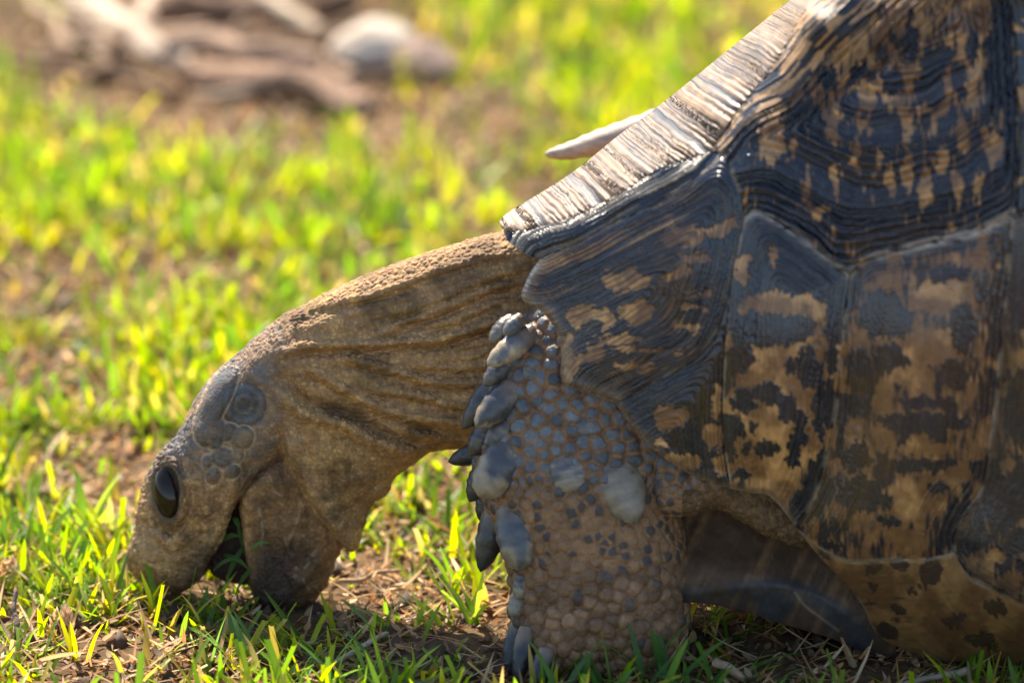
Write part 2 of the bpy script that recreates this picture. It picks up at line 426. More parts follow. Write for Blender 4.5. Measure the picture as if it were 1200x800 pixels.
legf = ridge([(605, 640), (650, 640), (710, 650), (770, 672), (800, 685)], 2.5, 4) + ridge([(610, 706), (660, 712), (740, 722), (795, 726)], -3, 7) - 4 * np.exp(-((V2 - 610) / 22) ** 2) * sstep(640, 800, U2)
hL = HL * pL + legf * pL
sh_poly = [(780, 530), (850, 552), (905, 560), (945, 600), (950, 640), (915, 632), (890, 622), (862, 606), (838, 596), (800, 604), (770, 590)]
dS, inS, HS, pS = layer(sh_poly, 26, [(0, 0, 34)])
hS = HS * pS + 9 * (fbm2(U2 / 14, V2 / 14, 4, 4) - .5) * pS

jowl_poly = [(318, 460), (328, 500), (331, 528), (347, 563), (362, 588), (378, 611), (398, 634), (412, 646), (421, 634), (432, 594), (448, 560), (440, 510), (400, 475), (350, 445)]
dW, inW, HW, pW = layer(jowl_poly, 11, [(345, 540, 62), (330, 500, 63), (370, 590, 59), (395, 620, 52), (410, 638, 40), (418, 620, 26), (435, 585, 26), (450, 555, 40), (400, 540, 62), (400, 480, 60), (350, 450, 58)])
hW = HW * pW + (folds * .6 + 3 * (fbm2((U2 - V2 * .3) / 7, (V2 + U2) / 60, 17, 3) - .5)) * pW
mouth_poly = [(290, 568), (270, 590), (258, 640), (244, 662), (252, 676), (275, 684), (300, 682), (304, 640), (298, 600)]
dM, inM, HM, pM = layer(mouth_poly, 12, [(0, 0, 6)])
hM = HM * pM + 4 * (fbm2(U2 / 9, V2 / 14, 23, 3) - .5) * pM
wcH = mid(U2, V2); wcL = 92 + (760 - V2) * .10 + (U2 - 600) * .05; wcS = np.full(U2.shape, 165.0)

def sdf(h, d, ins, H, d0, wc):
    h2 = np.where(ins, h * h, -np.minimum(2 * H * H * d / d0, 6e4))
    h2 = blur(h2, 1)
    gu, gv = np.gradient(h2, G); gm = gu ** 2 + gv ** 2 + 400
    dw = (wg[None, None, :] - wc[..., None]).astype(f32)
    return ((dw * dw - h2[..., None].astype(f32)) / np.sqrt(4 * dw * dw + gm[..., None].astype(f32))).astype(f32)
def smin(a, b, k):
    h = np.clip(.5 + .5 * (b - a) / k, 0, 1)
    return b * (1 - h) + a * h - k * h * (1 - h)
VOL = sdf(hN, dN, inN, HN, 40, wcH)
VOL = smin(VOL, sdf(hH, dH, inH, HH, d0H, wcH), f32(12))
VOL = smin(VOL, sdf(hJ, dJ, inJ, HJ, d0J, wcH), f32(3))
VOL = smin(VOL, sdf(hW, dW, inW, HW, 11, wcH), f32(4))
VOL = smin(VOL, sdf(hM, dM, inM, HM, 12, wcH), f32(3))
VOL = smin(VOL, sdf(hL, dL, inL, HL, 78, wcL), f32(6))
VOL = smin(VOL, sdf(hS, dS, inS, HS, 26, wcS), f32(8))
# mouth cavity between the jaws
mc = np.sqrt(((U2 - 272) / 26) ** 2 + ((V2 - 652) / 62) ** 2)
VOL = VOL.astype(f32)

def surface_nets(A, axes):
    s = A < 0
    nx, ny, nz = A.shape
    c = np.zeros((nx - 1, ny - 1, nz - 1), np.int8)
    for i in (0, 1):
        for j in (0, 1):
            for k in (0, 1):
                c += s[i:nx - 1 + i, j:ny - 1 + j, k:nz - 1 + k]
    act = (c > 0) & (c < 8)
    ix = np.argwhere(act); idx = np.full(act.shape, -1, np.int32); idx[act] = np.arange(len(ix))
    acc = np.zeros((len(ix), 3)); cnt = np.zeros(len(ix))
    cor = [(i, j, k) for i in (0, 1) for j in (0, 1) for k in (0, 1)]
    val = {q: A[ix[:, 0] + q[0], ix[:, 1] + q[1], ix[:, 2] + q[2]] for q in cor}
    for q in cor:
        for a in range(3):
            if q[a] == 0:
                r = list(q); r[a] = 1; r = tuple(r)
                va, vb = val[q], val[r]; m = (va < 0) != (vb < 0)
                t = np.where(m, va / np.where(m, va - vb, 1), 0)
                p = np.array(q, float)[None, :].repeat(len(ix), 0); p[:, a] += t
                acc[m] += p[m]; cnt[m] += 1
    P = ix + acc / cnt[:, None]
    quads = []
    for a in range(3):
        b, c2 = (a + 1) % 3, (a + 2) % 3
        sl0 = [slice(None)] * 3; sl1 = [slice(None)] * 3; sl0[a] = slice(0, -1); sl1[a] = slice(1, None)
        e = np.argwhere(s[tuple(sl0)] != s[tuple(sl1)])
        e = e[(e[:, b] > 0) & (e[:, c2] > 0) & (e[:, b] < A.shape[b] - 1) & (e[:, c2] < A.shape[c2] - 1)]
        flip = s[tuple(e.T)]
        q = []
        for db, dc in ((-1, -1), (0, -1), (0, 0), (-1, 0)):
            f = e.copy(); f[:, b] += db; f[:, c2] += dc; q.append(idx[tuple(f.T)])
        q = np.stack(q, 1); q[~flip] = q[~flip][:, ::-1]; quads.append(q)
    Q = np.concatenate(quads); Q = Q[(Q >= 0).all(1)]
    X = np.stack([np.interp(P[:, a], np.arange(len(axes[a])), axes[a]) for a in range(3)], 1)
    return X, Q

def smooth_mesh(X, Q, n, lam=.5):
    E = np.concatenate([Q[:, [0, 1]], Q[:, [1, 2]], Q[:, [2, 3]], Q[:, [3, 0]]])
    deg = np.bincount(E.ravel(), minlength=len(X))[:, None]
    for _ in range(n):
        s = np.zeros_like(X)
        for a in range(3):
            s[:, a] = np.bincount(E[:, 0], X[E[:, 1], a], len(X)) + np.bincount(E[:, 1], X[E[:, 0], a], len(X))
        X = X + lam * (s / np.maximum(deg, 1) - X)
    return X
def subdiv(X, Q):
    E = np.concatenate([Q[:, [0, 1]], Q[:, [1, 2]], Q[:, [2, 3]], Q[:, [3, 0]]]); Es = np.sort(E, 1)
    key = Es[:, 0].astype(np.int64) * len(X) + Es[:, 1]
    uq, inv = np.unique(key, return_inverse=True)
    ev = np.stack([uq // len(X), uq % len(X)], 1)
    n = len(X); em = X[ev].mean(1); fm = X[Q].mean(1); m = len(Q)
    e0, e1, e2, e3 = [n + inv[i * m:(i + 1) * m] for i in range(4)]; fc = n + len(em) + np.arange(m)
    NQ = np.concatenate([np.stack([Q[:, 0], e0, fc, e3], 1), np.stack([e0, Q[:, 1], e1, fc], 1), np.stack([fc, e1, Q[:, 2], e2], 1), np.stack([e3, fc, e2, Q[:, 3]], 1)])
    return np.vstack([X, em, fm]), NQ
def normals(X, Q):
    n = np.cross(X[Q[:, 2]] - X[Q[:, 0]], X[Q[:, 3]] - X[Q[:, 1]]); N = np.zeros_like(X)
    for i in range(4):
        for a in range(3): N[:, a] += np.bincount(Q[:, i], n[:, a], len(X))
    return N / np.maximum(np.linalg.norm(N, axis=1, keepdims=True), 1e-9)

X, Q = surface_nets(VOL, (ug, vg, wg))
del VOL
X = smooth_mesh(X, Q, 1)
X, Q = subdiv(X, Q)
X = smooth_mesh(X, Q, 2)
N = normals(X, Q)
# orientation check: near-camera faces must have +w normals
if (N[:, 2] * (X[:, 2] - mid(X[:, 0], X[:, 1]))).mean() < 0: Q = Q[:, ::-1]; N = -N

def lut(A, X):
    """bilinear lookup of a 2D map"""
    a = np.clip((X[:, 0] - ug[0]) / G, 0, len(ug) - 1.001); b = np.clip((X[:, 1] - vg[0]) / G, 0, len(vg) - 1.001)
    i = a.astype(int); j = b.astype(int); fa = a - i; fb = b - j
    return (A[i, j] * (1 - fa) + A[i + 1, j] * fa) * (1 - fb) + (A[i, j + 1] * (1 - fa) + A[i + 1, j + 1] * fa) * fb

sdL = lut(np.where(inL, dL, -dL), X)
is_leg = (sdL > -3) & (np.abs(X[:, 2] - lut(wcL, X)) < lut(HL, X) + 6) & (X[:, 2] > lut(wcH + hN, X) - 4) | ((sdL > -3) & (X[:, 1] > 540))
is_sh = (~is_leg) & (X[:, 0] > 760)
is_hn = ~(is_leg | is_sh)
disp = np.zeros(len(X)); col = np.zeros((len(X), 3)); rough = np.full(len(X), .5)

# --- head and neck
i = np.where(is_hn)[0]; p = X[i]; pn = N[i]
headness = np.clip(sstep(340, 300, p[:, 0]) + 0, 0, 1)
sz = 5.2
f1, f2, cid = voro3(p / sz, 3)
f1b, f2b, cidb = voro3(p / 9.5 + 7, 5)
peb = sstep(0.0, .35, f2 - f1); pebb = sstep(0, .30, f2b - f1b)
topness = sstep(.35, .8, -pn[:, 1])
eyed = np.hypot((p[:, 0] - ex) / 15, (p[:, 1] - ey) / 31)
smoothpl = lut(sstep(-1, 2, plate_d), p) * headness
ac = p[:, 1] + .16 * (p[:, 0] - 450) + 14 * (fbm3(p / 60, 33, 2) - .5) - (p[:, 0] < 420) * 0
wr1 = 1 - np.abs(2 * fbm2(ac / 8.5, p[:, 0] / 46, 34, 2) - 1) * 2.2
rad_c = (p[:, 0] - 345) * .92 - (p[:, 1] - 520) * .28
wr2 = 1 - np.abs(2 * fbm2(rad_c / 7.5, p[:, 1] / 50, 35, 2) - 1) * 2.2
wmix = sstep(395, 450, p[:, 0] + (500 - p[:, 1]) * .6)
wrk = (wr1 * wmix + wr2 * (1 - wmix)) * sstep(290, 330, p[:, 0]) * sstep(.75, .45, -pn[:, 1])
beak = sstep(640, 690, p[:, 1]) * sstep(320, 250, p[:, 0])
eyeband = np.exp(-((eyed - 1.7) / .5) ** 2) * sstep(215, 190, p[:, 0])
d_ = .35 * peb + 2.0 * topness * pebb + (fbm3(p / 13, 9, 3) - .5) * 2.6 + (fbm3(p / 4, 19, 2) - .5) * 1.8
f1c, f2c, cidc = voro3(p / 7.5 + 2, 15)
snt = sstep(300, 250, p[:, 0]) * sstep(480, 540, p[:, 1])
d_ = d_ + 1.6 * wrk
d_ = d_ + snt * (1.5 * sstep(0, .3, f2c - f1c) * (.3 + cidc) - .6)
d_ = d_ * (1 - .75 * smoothpl) * (1 - .6 * beak) + 1.6 * pebb * eyeband
d_ = np.where(eyed < 1.1, 0, d_)
disp[i] = d_
n1 = fbm3(p / 40, 21, 4); n2 = fbm3(p / 8, 22, 3); n3 = fbm3(p / np.array([26, 12, 26]), 41, 4)
base = np.array([.36, .198, .084]); dark = np.array([.20, .110, .047]); och = np.array([.47, .27, .10]); grey = np.array([.060, .062, .066])
c = base + (dark - base) * sstep(.45, .66, n1)[:, None] + (och - base) * (sstep(.5, .72, n3) * .8)[:, None]
c = c * (.75 + .5 * peb * cid)[:, None] * (.6 + .8 * n2)[:, None]
hd = sstep(350, 300, p[:, 0] + (n1 - .5) * 60) * sstep(590, 520, p[:, 1])
c = c + (grey * 1.7 - c) * (hd * (.35 + .5 * sstep(.42, .6, n3)))[:, None]
tyr = np.hypot(p[:, 0] - 286, p[:, 1] - 474); c = c * (1 + .45 * np.cos(tyr * .62) * (tyr < 27))[:, None]
inring = sstep(27, 22, np.hypot(p[:, 0] - 286, p[:, 1] - 474))
c = c + (grey * (.7 + 1.3 * n2)[:, None] - c) * (inring * .75)[:, None]
pld = lut(plate_d, p)
gl = sstep(-.5, 1.5, pld) * headness
brownpl = sstep(262, 290, p[:, 0]) * sstep(498, 506, p[:, 1])
c = c + ((grey + np.array([.12, .07, .02]) * brownpl[:, None]) * (.75 + .7 * n2)[:, None] - c) * (gl * .6)[:, None]
rimpl = np.exp(-((pld + 2.2) / 1.3) ** 2) * headness
c = c + (np.array([.40, .30, .20]) - c) * (rimpl * .8)[:, None]
c = c * (1 + snt * (.9 * (fbm3(p / 5, 88, 3) - .5) + .3 * (cidc - .5)))[:, None]
# dark stain round the mouth and beak
st = np.clip(1.25 - np.hypot((p[:, 0] - 238) / 34, (p[:, 1] - 668) / 44), 0, 1) + np.clip(1.2 - np.hypot((p[:, 0] - 322) / 60, (p[:, 1] - 700) / 84), 0, 1)
st = np.clip(st * (.6 + 1.2 * n1), 0, 1)
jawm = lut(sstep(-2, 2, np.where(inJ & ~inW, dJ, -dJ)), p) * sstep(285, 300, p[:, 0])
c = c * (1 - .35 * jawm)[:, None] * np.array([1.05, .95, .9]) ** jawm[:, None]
c = c + (np.array([.036, .024, .018]) - c) * (st * .85)[:, None]
crack = 0
for pl_c in ([(352, 587), (350, 606), (343, 622), (336, 640)], [(334, 630), (340, 652), (352, 672), (362, 690)], [(304, 596), (308, 622), (306, 640)], [(372, 640), (360, 662), (345, 676)], [(318, 560), (322, 574), (332, 582)]):
    crack = np.maximum(crack, np.exp(-(seg_dist(p[:, 0] + 5 * (n2 - .5), p[:, 1], crv(pl_c))[0] / 1.5) ** 2))
c = c + (np.array([.36, .25, .16]) - c) * (crack * .55 * sstep(.35, .55, n2))[:, None]
redj = np.clip(1 - np.hypot((p[:, 0] - 338) / 20, (p[:, 1] - 655) / 28), 0, 1)
c = c + (np.array([.10, .03, .03]) - c) * (redj * .6 * n2)[:, None]
mdep = np.abs(p[:, 2] - mid(p[:, 0], p[:, 1]))
mth = lut(sstep(-9, -3, np.where(inM, dM, -dM)), p) * sstep(26, 17, mdep)
c = c + (np.array([.030, .010, .009]) - c) * mth[:, None]  # near-black red: shade of the open mouth put into the colour
lidc = sstep(1.55, 1.15, eyed) * .65; c = c + (np.array([.06, .042, .030]) - c) * lidc[:, None]
c = np.where((eyed < .97)[:, None], np.array([.022, .016, .012]), c)
snout = np.clip(1 - np.hypot((p[:, 0] - 180) / 34, (p[:, 1] - 640) / 36), 0, 1)
c = c + (np.array([.34, .235, .13]) * (.6 + .8 * n2)[:, None] - c) * (snout * .7)[:, None]
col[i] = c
rough[i] = .56 - .18 * gl - .1 * st + .1 * topness

# --- foreleg scales: seeds scattered over the skin
i = np.where(is_leg)[0]; p = X[i]
order = rng.permutation(len(i)); seeds = []; cells = {}
def rad(v): return 12.2 if v < 560 else (8.8 if v < 650 else 11.4)
for a in order:
    q = p[a]; r = rad(q[1]) * 1.18; key = (int(q[0] // 16), int(q[1] // 16), int(q[2] // 16)); ok = True
    for x_ in (-1, 0, 1):
        for y_ in (-1, 0, 1):
            for z_ in (-1, 0, 1):
                for o in cells.get((key[0] + x_, key[1] + y_, key[2] + z_), ()):
                    if (o[0] - q[0]) ** 2 + (o[1] - q[1]) ** 2 + (o[2] - q[2]) ** 2 < r * r: ok = False; break
                if not ok: break
            if not ok: break
        if not ok: break
    if ok: cells.setdefault(key, []).append(q); seeds.append(q)
seeds = np.array(seeds)
kd = KDTree(len(seeds))
for k_, q in enumerate(seeds): kd.insert(q, k_)
kd.balance()
warp = np.stack([fbm3(p / 10 + 3 * k_, 50 + k_, 2) - .5 for k_ in range(3)], 1) * 5
pw = p + warp
D1 = np.empty(len(i)); D2 = np.empty(len(i)); SI = np.empty(len(i), int)
for a, q in enumerate(pw):
    r_ = kd.find_n(q, 2); D1[a] = r_[0][2]; D2[a] = r_[1][2]; SI[a] = r_[0][1]
rs = np.where(p[:, 1] < 560, 12.2, np.where(p[:, 1] < 650, 8.8, 11.4))
bord = (D2 - D1) / rs
dome = np.sqrt(np.clip(1 - (D1 / (rs * .95)) ** 2, 0, 1))
up_ = sstep(600, 540, p[:, 1]); lowm = sstep(640, 690, p[:, 1]); midm = np.clip(1 - up_ - lowm, 0, 1)
pl_ = sstep(.12, .55, bord)
srand = rng.random(len(seeds))[SI]; srand2 = rng.random(len(seeds))[SI]
# outer skin of upper-rear leg has smaller scales
disp[i] = (6.2 * up_ + 3.6 * midm + 6.0 * lowm) * (pl_ * .2 + dome * .95) * (.6 + .7 * srand2) + (fbm3(p / 5, 60, 3) - .5) * 1.8
n1 = fbm3(p / 30, 70, 4); n2 = fbm3(p / 6, 71, 3)
skin = np.array([.235, .126, .060]) * (.65 + .7 * n1)[:, None] * (.75 + .5 * n2)[:, None]
bl = np.array([.105, .110, .118]) * (.55 + .9 * srand)[:, None] * (.7 + .6 * n2)[:, None]
br = np.array([.205, .112, .060]) * (.55 + .8 * srand)[:, None] * (.7 + .6 * n2)[:, None]
dk = np.array([.040, .040, .044])[None, :] * (.7 + .6 * n2)[:, None]
low_c = br + (dk - br) * ((srand2 > .86).astype(float) * pl_ * .7)[:, None]
mid_c = skin + (dk - skin) * ((srand2 > .58) * sstep(.25, .6, bord) * .85)[:, None]
core = sstep(.22, .5, bord)[:, None]
c = (skin + (bl - skin) * core) * up_[:, None] + mid_c * midm[:, None] + (skin * .75 + (low_c - skin * .75) * sstep(.08, .35, bord)[:, None]) * lowm[:, None]
col[i] = c; rough[i] = .56 - .34 * up_ * core[:, 0] - .14 * lowm * pl_

# --- shoulder skin
i = np.where(is_sh)[0]; p = X[i]
f1, f2, cid = voro3(p / 7.0, 8)
disp[i] = 1.5 * sstep(0, .35, f2 - f1) + (fbm3(p / 12, 80, 3) - .5) * 7
col[i] = np.array([.15, .086, .040]) * (.6 + .8 * fbm3(p / 20, 81, 4))[:, None] * (.7 + .5 * cid)[:, None]; rough[i] = .65  # darker than the neck: shade of the shell recess put into the colour

X = X + N * disp[:, None]
LEGW = (wcL + hL)         # near surface of the leg
body = link('body', mesh_from('body', T(X[:, 0], X[:, 1], X[:, 2]), Q, True, col, {'rough': rough}), M_skin, tort)
body['label'] = 'wrinkled brown skin of head, neck and scaly foreleg'

# --- eye
def ellipsoid(cu, cv, cw, ru, rv, rw, rot, n=24, m=16):
    a = np.linspace(0, 2 * math.pi, n, endpoint=False); b = np.linspace(0, math.pi, m)
    A, B = np.meshgrid(a, b, indexing='ij')
    x = ru * np.cos(A) * np.sin(B); y = rv * np.cos(B); z = rw * np.sin(A) * np.sin(B)
    u = cu + x * math.cos(rot) - y * math.sin(rot); v = cv + x * math.sin(rot) + y * math.cos(rot)
    I = np.arange(n * m).reshape(n, m); J = np.roll(I, -1, 0)
    Fq = np.stack([I[:, :-1], J[:, :-1], J[:, 1:], I[:, 1:]], -1).reshape(-1, 4)
    return u.ravel(), v.ravel(), (cw + z).ravel(), Fq
for side in (1, -1):
    cw = float(mid(ex, ey)) + side * 31
    u_, v_, w_, Fq = ellipsoid(ex + 1, ey, cw, 17, 31, 15, ea)
    e = link('eye', mesh_from('eye', T(u_, v_, w_), Fq), M_eye, tort)

# ------------------------------------------------------------------ big horny scales and claws of the foreleg
def spur(base, tip, width, w0, w1, flat=.75, dark=.0, cream=.5, parent=body, name='spur_scale', blunt=.72, bend=0.0):
    b = np.array([*base, w0], float); t = np.array([*tip, w1], float)
    ax = t - b; L = np.linalg.norm(ax); ax /= L
    n0 = np.array([0, 0, 1.0]); s = np.cross(ax, n0); s /= np.linalg.norm(s); n0 = np.cross(s, ax)
    R, K = 18, 20
    tt = np.linspace(0, 1, R); ph = np.linspace(0, 2 * math.pi, K, endpoint=False)
    prof = np.where(tt < .4, .72 + .28 * np.sin(tt / .4 * math.pi / 2), np.clip(1 - ((tt - .4) / .6) ** 2, 0, 1) ** blunt); prof[-1] = .02
    TT, PH = np.meshgrid(tt, ph, indexing='ij')
    sd_ = random.randint(0, 999)
    rr = prof[:, None] * width * .5 * (1 + .10 * (fbm2(TT * 4 + sd_, np.cos(PH) * 2 + np.sin(PH) * 3, 3, 3) - .5) + .045 * np.sin(TT * 34 + 2 * np.cos(PH) + 4 * fbm2(TT * 3, PH, 4, 2)) + .08 * np.clip(np.sin(PH), 0, 1) ** 4)
    P = b + ax * (TT * L)[..., None] + s * (np.cos(PH) * rr)[..., None] + n0 * (np.sin(PH) * rr * flat - bend * TT ** 2 * L)[..., None]
    P = P.reshape(-1, 3)
    I = np.arange(R * K).reshape(R, K); J = np.roll(I, -1, 1)
    Fq = np.stack([I[:-1], I[1:], J[1:], J[:-1]], -1).reshape(-1, 4)[:, ::-1]
    nn = fbm2(TT * 1.8 + sd_, np.cos(PH) * .8 + sd_, 8, 3); n2 = fbm2(TT * 14 + sd_, PH * 3, 9, 3)
    blue = np.array([.092, .092, .095]) * random.uniform(.65, 1.3); cr = np.array([.42, .31, .18]); bk = np.array([.022, .021, .022])
    ring = .5 + .5 * np.sin(TT * 34 + 2 * np.cos(PH) + 4 * fbm2(TT * 3, PH, 4, 2))
    mixc = sstep(.47, .57, nn + (TT - .55) * .5 + .06 * ring) * cream * .85
    c = blue + (cr - blue) * mixc[..., None]
    c = c + (bk - c) * (dark * sstep(.35, .6, 1 - nn + .2))[..., None]
    c = c * (.5 + .75 * n2 + .25 * ring)[..., None]
    root = (sstep(.45, .12, TT + .3 * (nn - .5)) * .9)[..., None]; c = c + (np.array([.19, .13, .085]) - c) * root
    rg = .16 + .16 * n2
    return link(name, mesh_from(name, T(P[:, 0], P[:, 1], P[:, 2]), Fq, True, c.reshape(-1, 3), {'rough': rg.ravel()}), M_horn, parent)
def lw(u, v):
    return float(lut(LEGW, np.array([[u, v, 0.]]))[0])
# front edge of the leg, overlapping downwards
def es(base, tip, width, w0, w1, *a, **k): spur(base, tip, width, w0, w1, *a, **k)
es((612, 372), (590, 392), 20, 178, 190, .8, .2, .3)
es((602, 374), (574, 402), 25, 160, 172, .8, .4, .4)
es((626, 388), (571, 428), 30, 172, 192, .7, 0, 1.0, blunt=.6)
es((600, 420), (566, 452), 26, 158, 166, .8, .4, .3)
es((592, 436), (542, 503), 32, 132, 128, .8, .75, .3, blunt=.7)
es((614, 446), (557, 500), 38, 160, 176, .75, .15, .7, blunt=.6)
es((612, 486), (568, 522), 32, 152, 166, .75, .45, .5)
es((580, 495), (550, 534), 30, 140, 140, .8, .7, .3)
es((566, 528), (525, 541), 24, 100, 92, .8, .9, .1, blunt=.8)
es((616, 506), (561, 582), 54, 150, 172, .7, .2, .8, blunt=.42)
es((574, 540), (550, 588), 30, 120, 118, .8, .85, .2)
es((607, 578), (608, 668), 54, 140, 166, .7, .45, .95, blunt=.45)
es((588, 584), (563, 670), 36, 112, 106, .8, .85, .2, blunt=.7)
es((582, 565), (562, 610), 30, 100, 98, .8, .9, .1)
es((662, 522), (671, 578), 48, lw(668, 545) - 12, lw(671, 565) + 1, .55, 0, .45, blunt=.4)
es((712, 526), (744, 614), 58, lw(722, 550) - 14, lw(740, 590) + 10, .5, .05, .45, blunt=.65)
es((680, 480), (687, 512), 31, lw(684, 495) - 8, lw(684, 500) + 1, .5, .2, .1, blunt=.4)
es((620, 666), (607, 702), 24, 132, 144, .8, .2, .6, blunt=.4); es((614, 692), (600, 722), 24, 126, 140, .8, .2, .5, blunt=.4)
es((645, 452), (634, 482), 24, lw(640, 465) - 7, lw(636, 475) + 1, .5, .1, .2, blunt=.4)
es((632, 420), (618, 446), 24, lw(630, 430) - 7, lw(622, 440) + 2, .5, .1, .3, blunt=.4)
es((640, 500), (630, 530), 24, lw(640, 510) - 7, lw(632, 525) + 1, .5, .1, .3, blunt=.4)
# claws
for b_, t_, wd_, w0, w1 in [((612, 722), (594, 792), 26, 120, 128), ((618, 735), (606, 800), 24, 150, 162), ((640, 760), (630, 806), 24, 170, 182)]:
    spur(b_, t_, wd_, w0, w1, .7, .95, .1, name='claw', blunt=.6)

# ------------------------------------------------------------------ carapace
LW = [(592, 266, 126), (604, 250, 92), (622, 233, 62), (675, 199, 28), (727, 157, 0), (780, 118, -22), (848, 63, -45), (900, 21, -58), (945, -15, -66), (1000, -60, -70),
      (600, 274, 132), (664, 257, 152), (727, 226, 164), (775, 197, 170), (832, 178, 178), (866, 127, 158), (906, 77, 148), (945, 9, 122), (975, -40, 100),
      (690, 222, 105), (760, 170, 95), (830, 110, 85), (890, 55, 70),
      (856, 165, 186), (923, 116, 192), (971, 63, 186), (1015, 22, 174), (1050, -20, 158),
      (638, 304, 152), (717, 262, 174), (780, 231, 188), (832, 198, 198),
      (612, 345, 160), (636, 366, 172), (655, 400, 186), (658, 445, 198), (681, 459, 206), (721, 472, 214), (757, 519, 226), (811, 558, 238), (855, 572, 247), (900, 580, 254), (932, 617, 256),
      (720, 350, 206), (780, 300, 220), (800, 380, 236), (700, 420, 212), (872, 258, 228), (852, 335, 246), (835, 400, 254), (771, 445, 234), (850, 450, 260), (850, 520, 256), (780, 500, 236),
      (888, 245, 230), (927, 271, 246), (962, 297, 257), (995, 322, 265), (1085, 286, 276), (1146, 271, 284), (1190, 248, 287), (950, 180, 226), (1030, 150, 234), (1030, 250, 258), (1100, 100, 230),
      (1100, 200, 262), (1050, 40, 203), (1180, 100, 240), (1180, 0, 212), (1100, -20, 192), (1100, -80, 160), (920, 400, 276), (920, 500, 280), (980, 475, 276), (965, 550, 272), (1080, 400, 302),
      (1080, 500, 306), (1060, 580, 296), (1167, 475, 302), (1150, 570, 296), (1190, 350, 304), (1240, 300, 306), (1240, 500, 316), (987, 655, 264), (1053, 654, 281), (1116, 650, 286), (1134, 672, 284),
      (1200, 705, 281), (1250, 650, 302), (965, 657, 250), (995, 687, 244), (1050, 710, 247), (1100, 730, 238), (1150, 740, 240), (1017, 745, 190), (1072, 764, 180), (1108, 773, 176), (1163, 775, 180),
      (1200, 765, 200), (1250, 775, 205), (1330, 0, 225), (1330, 250, 296), (1330, 500, 322), (1330, 720, 292), (1330, -80, 190), (1330, 780, 210)]
SH = TPS(LW, .003)
L1a = crv([(588, 268), (600, 272), (664, 257), (727, 226), (775, 197), (832, 178)])
L1b = crv([(832, 178), (866, 127), (906, 77), (945, 9), (985, -60)])
SIL = crv([(588, 268), (586, 258), (600, 246), (622, 233), (675, 199), (727, 157), (780, 118), (848, 63), (900, 21), (945, -15), (1000, -62)])
L2 = crv([(846, 178), (880, 140), (923, 116), (971, 63), (1015, 22), (1055, -20), (1085, -62)])
M12 = crv([(633, 303), (680, 283), (717, 262), (780, 231), (832, 194), (846, 178)])
RIM2 = crv([(633, 303), (620, 322), (611, 345), (618, 356), (636, 366), (652, 389), (658, 416), (657, 440), (663, 452), (681, 459), (721, 472)])
RIM3 = crv([(721, 472), (735, 492), (757, 519), (789, 544), (811, 557), (835, 566), (856, 572)])
RIM4 = crv([(856, 572), (880, 577), (900, 580), (915, 594), (932, 617)])
C1L = crv([(846, 178), (866, 222), (873, 256)])
M23 = crv([(873, 256), (864, 300), (856, 335), (842, 385), (815, 420), (771, 446), (721, 472)])
M34 = crv([(873, 256), (858, 325), (850, 400), (847, 500), (856, 572)])
C1B = crv([(873, 256), (890, 250), (927, 271), (962, 297), (995, 322)])
M45 = crv([(995, 322), (993, 345), (987, 400), (980, 475), (965, 550), (950, 590), (932, 617)])
C1R = crv([(995, 322), (1005, 312), (1024, 302), (1085, 286), (1146, 271), (1190, 248)])
M56 = crv([(1190, 248), (1184, 290), (1175, 375), (1167, 475), (1158, 535), (1148, 577), (1121, 621), (1118, 646)])
M5B = crv([(932, 617), (958, 638), (987, 655), (1020, 657), (1053, 654), (1090, 652), (1118, 646)])
BR = crv([(1118, 646), (1134, 672), (1171, 694), (1200, 709), (1260, 735), (1330, 750)])
BLOW = crv([(932, 617), (950, 640), (968, 660), (995, 688), (1012, 712), (1030, 745), (1072, 765), (1108, 774), (1163, 777), (1220, 780), (1330, 790)])
C12 = crv([(1190, 248), (1194, 150), (1188, 50), (1180, -62)])
C2B = crv([(1190, 248), (1215, 252), (1260, 270), (1330, 290)])
def cat(*a):
    out = [a[0]]
    for b in a[1:]: out.append(b if np.hypot(*(b[0] - out[-1][-1])) > 1 else b[1:])
    P = np.vstack(out)
    return P[:-1] if np.hypot(*(P[0] - P[-1])) < 1 else P
R_ = lambda a: a[::-1]
scutes = [  # polygon, areola, ring mode, pigment threshold, ring amp, free edges
    ('rib', cat(SIL, np.array([[985., -60]]), R_(L1b), R_(L1a)), (985, -40)),
    ('orange', cat(L1b, np.array([[1085., -62]]), R_(L2), np.array([[832., 178]])), (1030, -40)),
    ('m1', cat(L1a, np.array([[846., 178]]), R_(M12), np.array([[620., 300], [596., 284]])), (600, 285)),
    ('m2', cat(M12, C1L, M23, R_(RIM2)), (655, 420)),
    ('m3', cat(M34, R_(RIM3), R_(M23)), (790, 530)),
    ('m4', cat(C1B, M45, R_(RIM4), R_(M34)), (905, 585)),
    ('m5', cat(C1R, M56, R_(M5B), R_(M45)), (1075, 615)),
    ('m6', cat(C2B, np.array([[1330., 750]]), R_(BR), R_(M56)), (1260, 640)),
    ('c1', cat(L2, np.array([[1180., -62]]), R_(C12), R_(C1R), R_(C1B), R_(C1L)), (1070, 0)),
    ('c2', cat(C12, np.array([[1330., -62], [1330., 290]]), R_(C2B)), (1300, 60)),
    ('bridge', cat(M5B, BR, np.array([[1330., 790]]), R_(BLOW)), (1150, 730)),
]
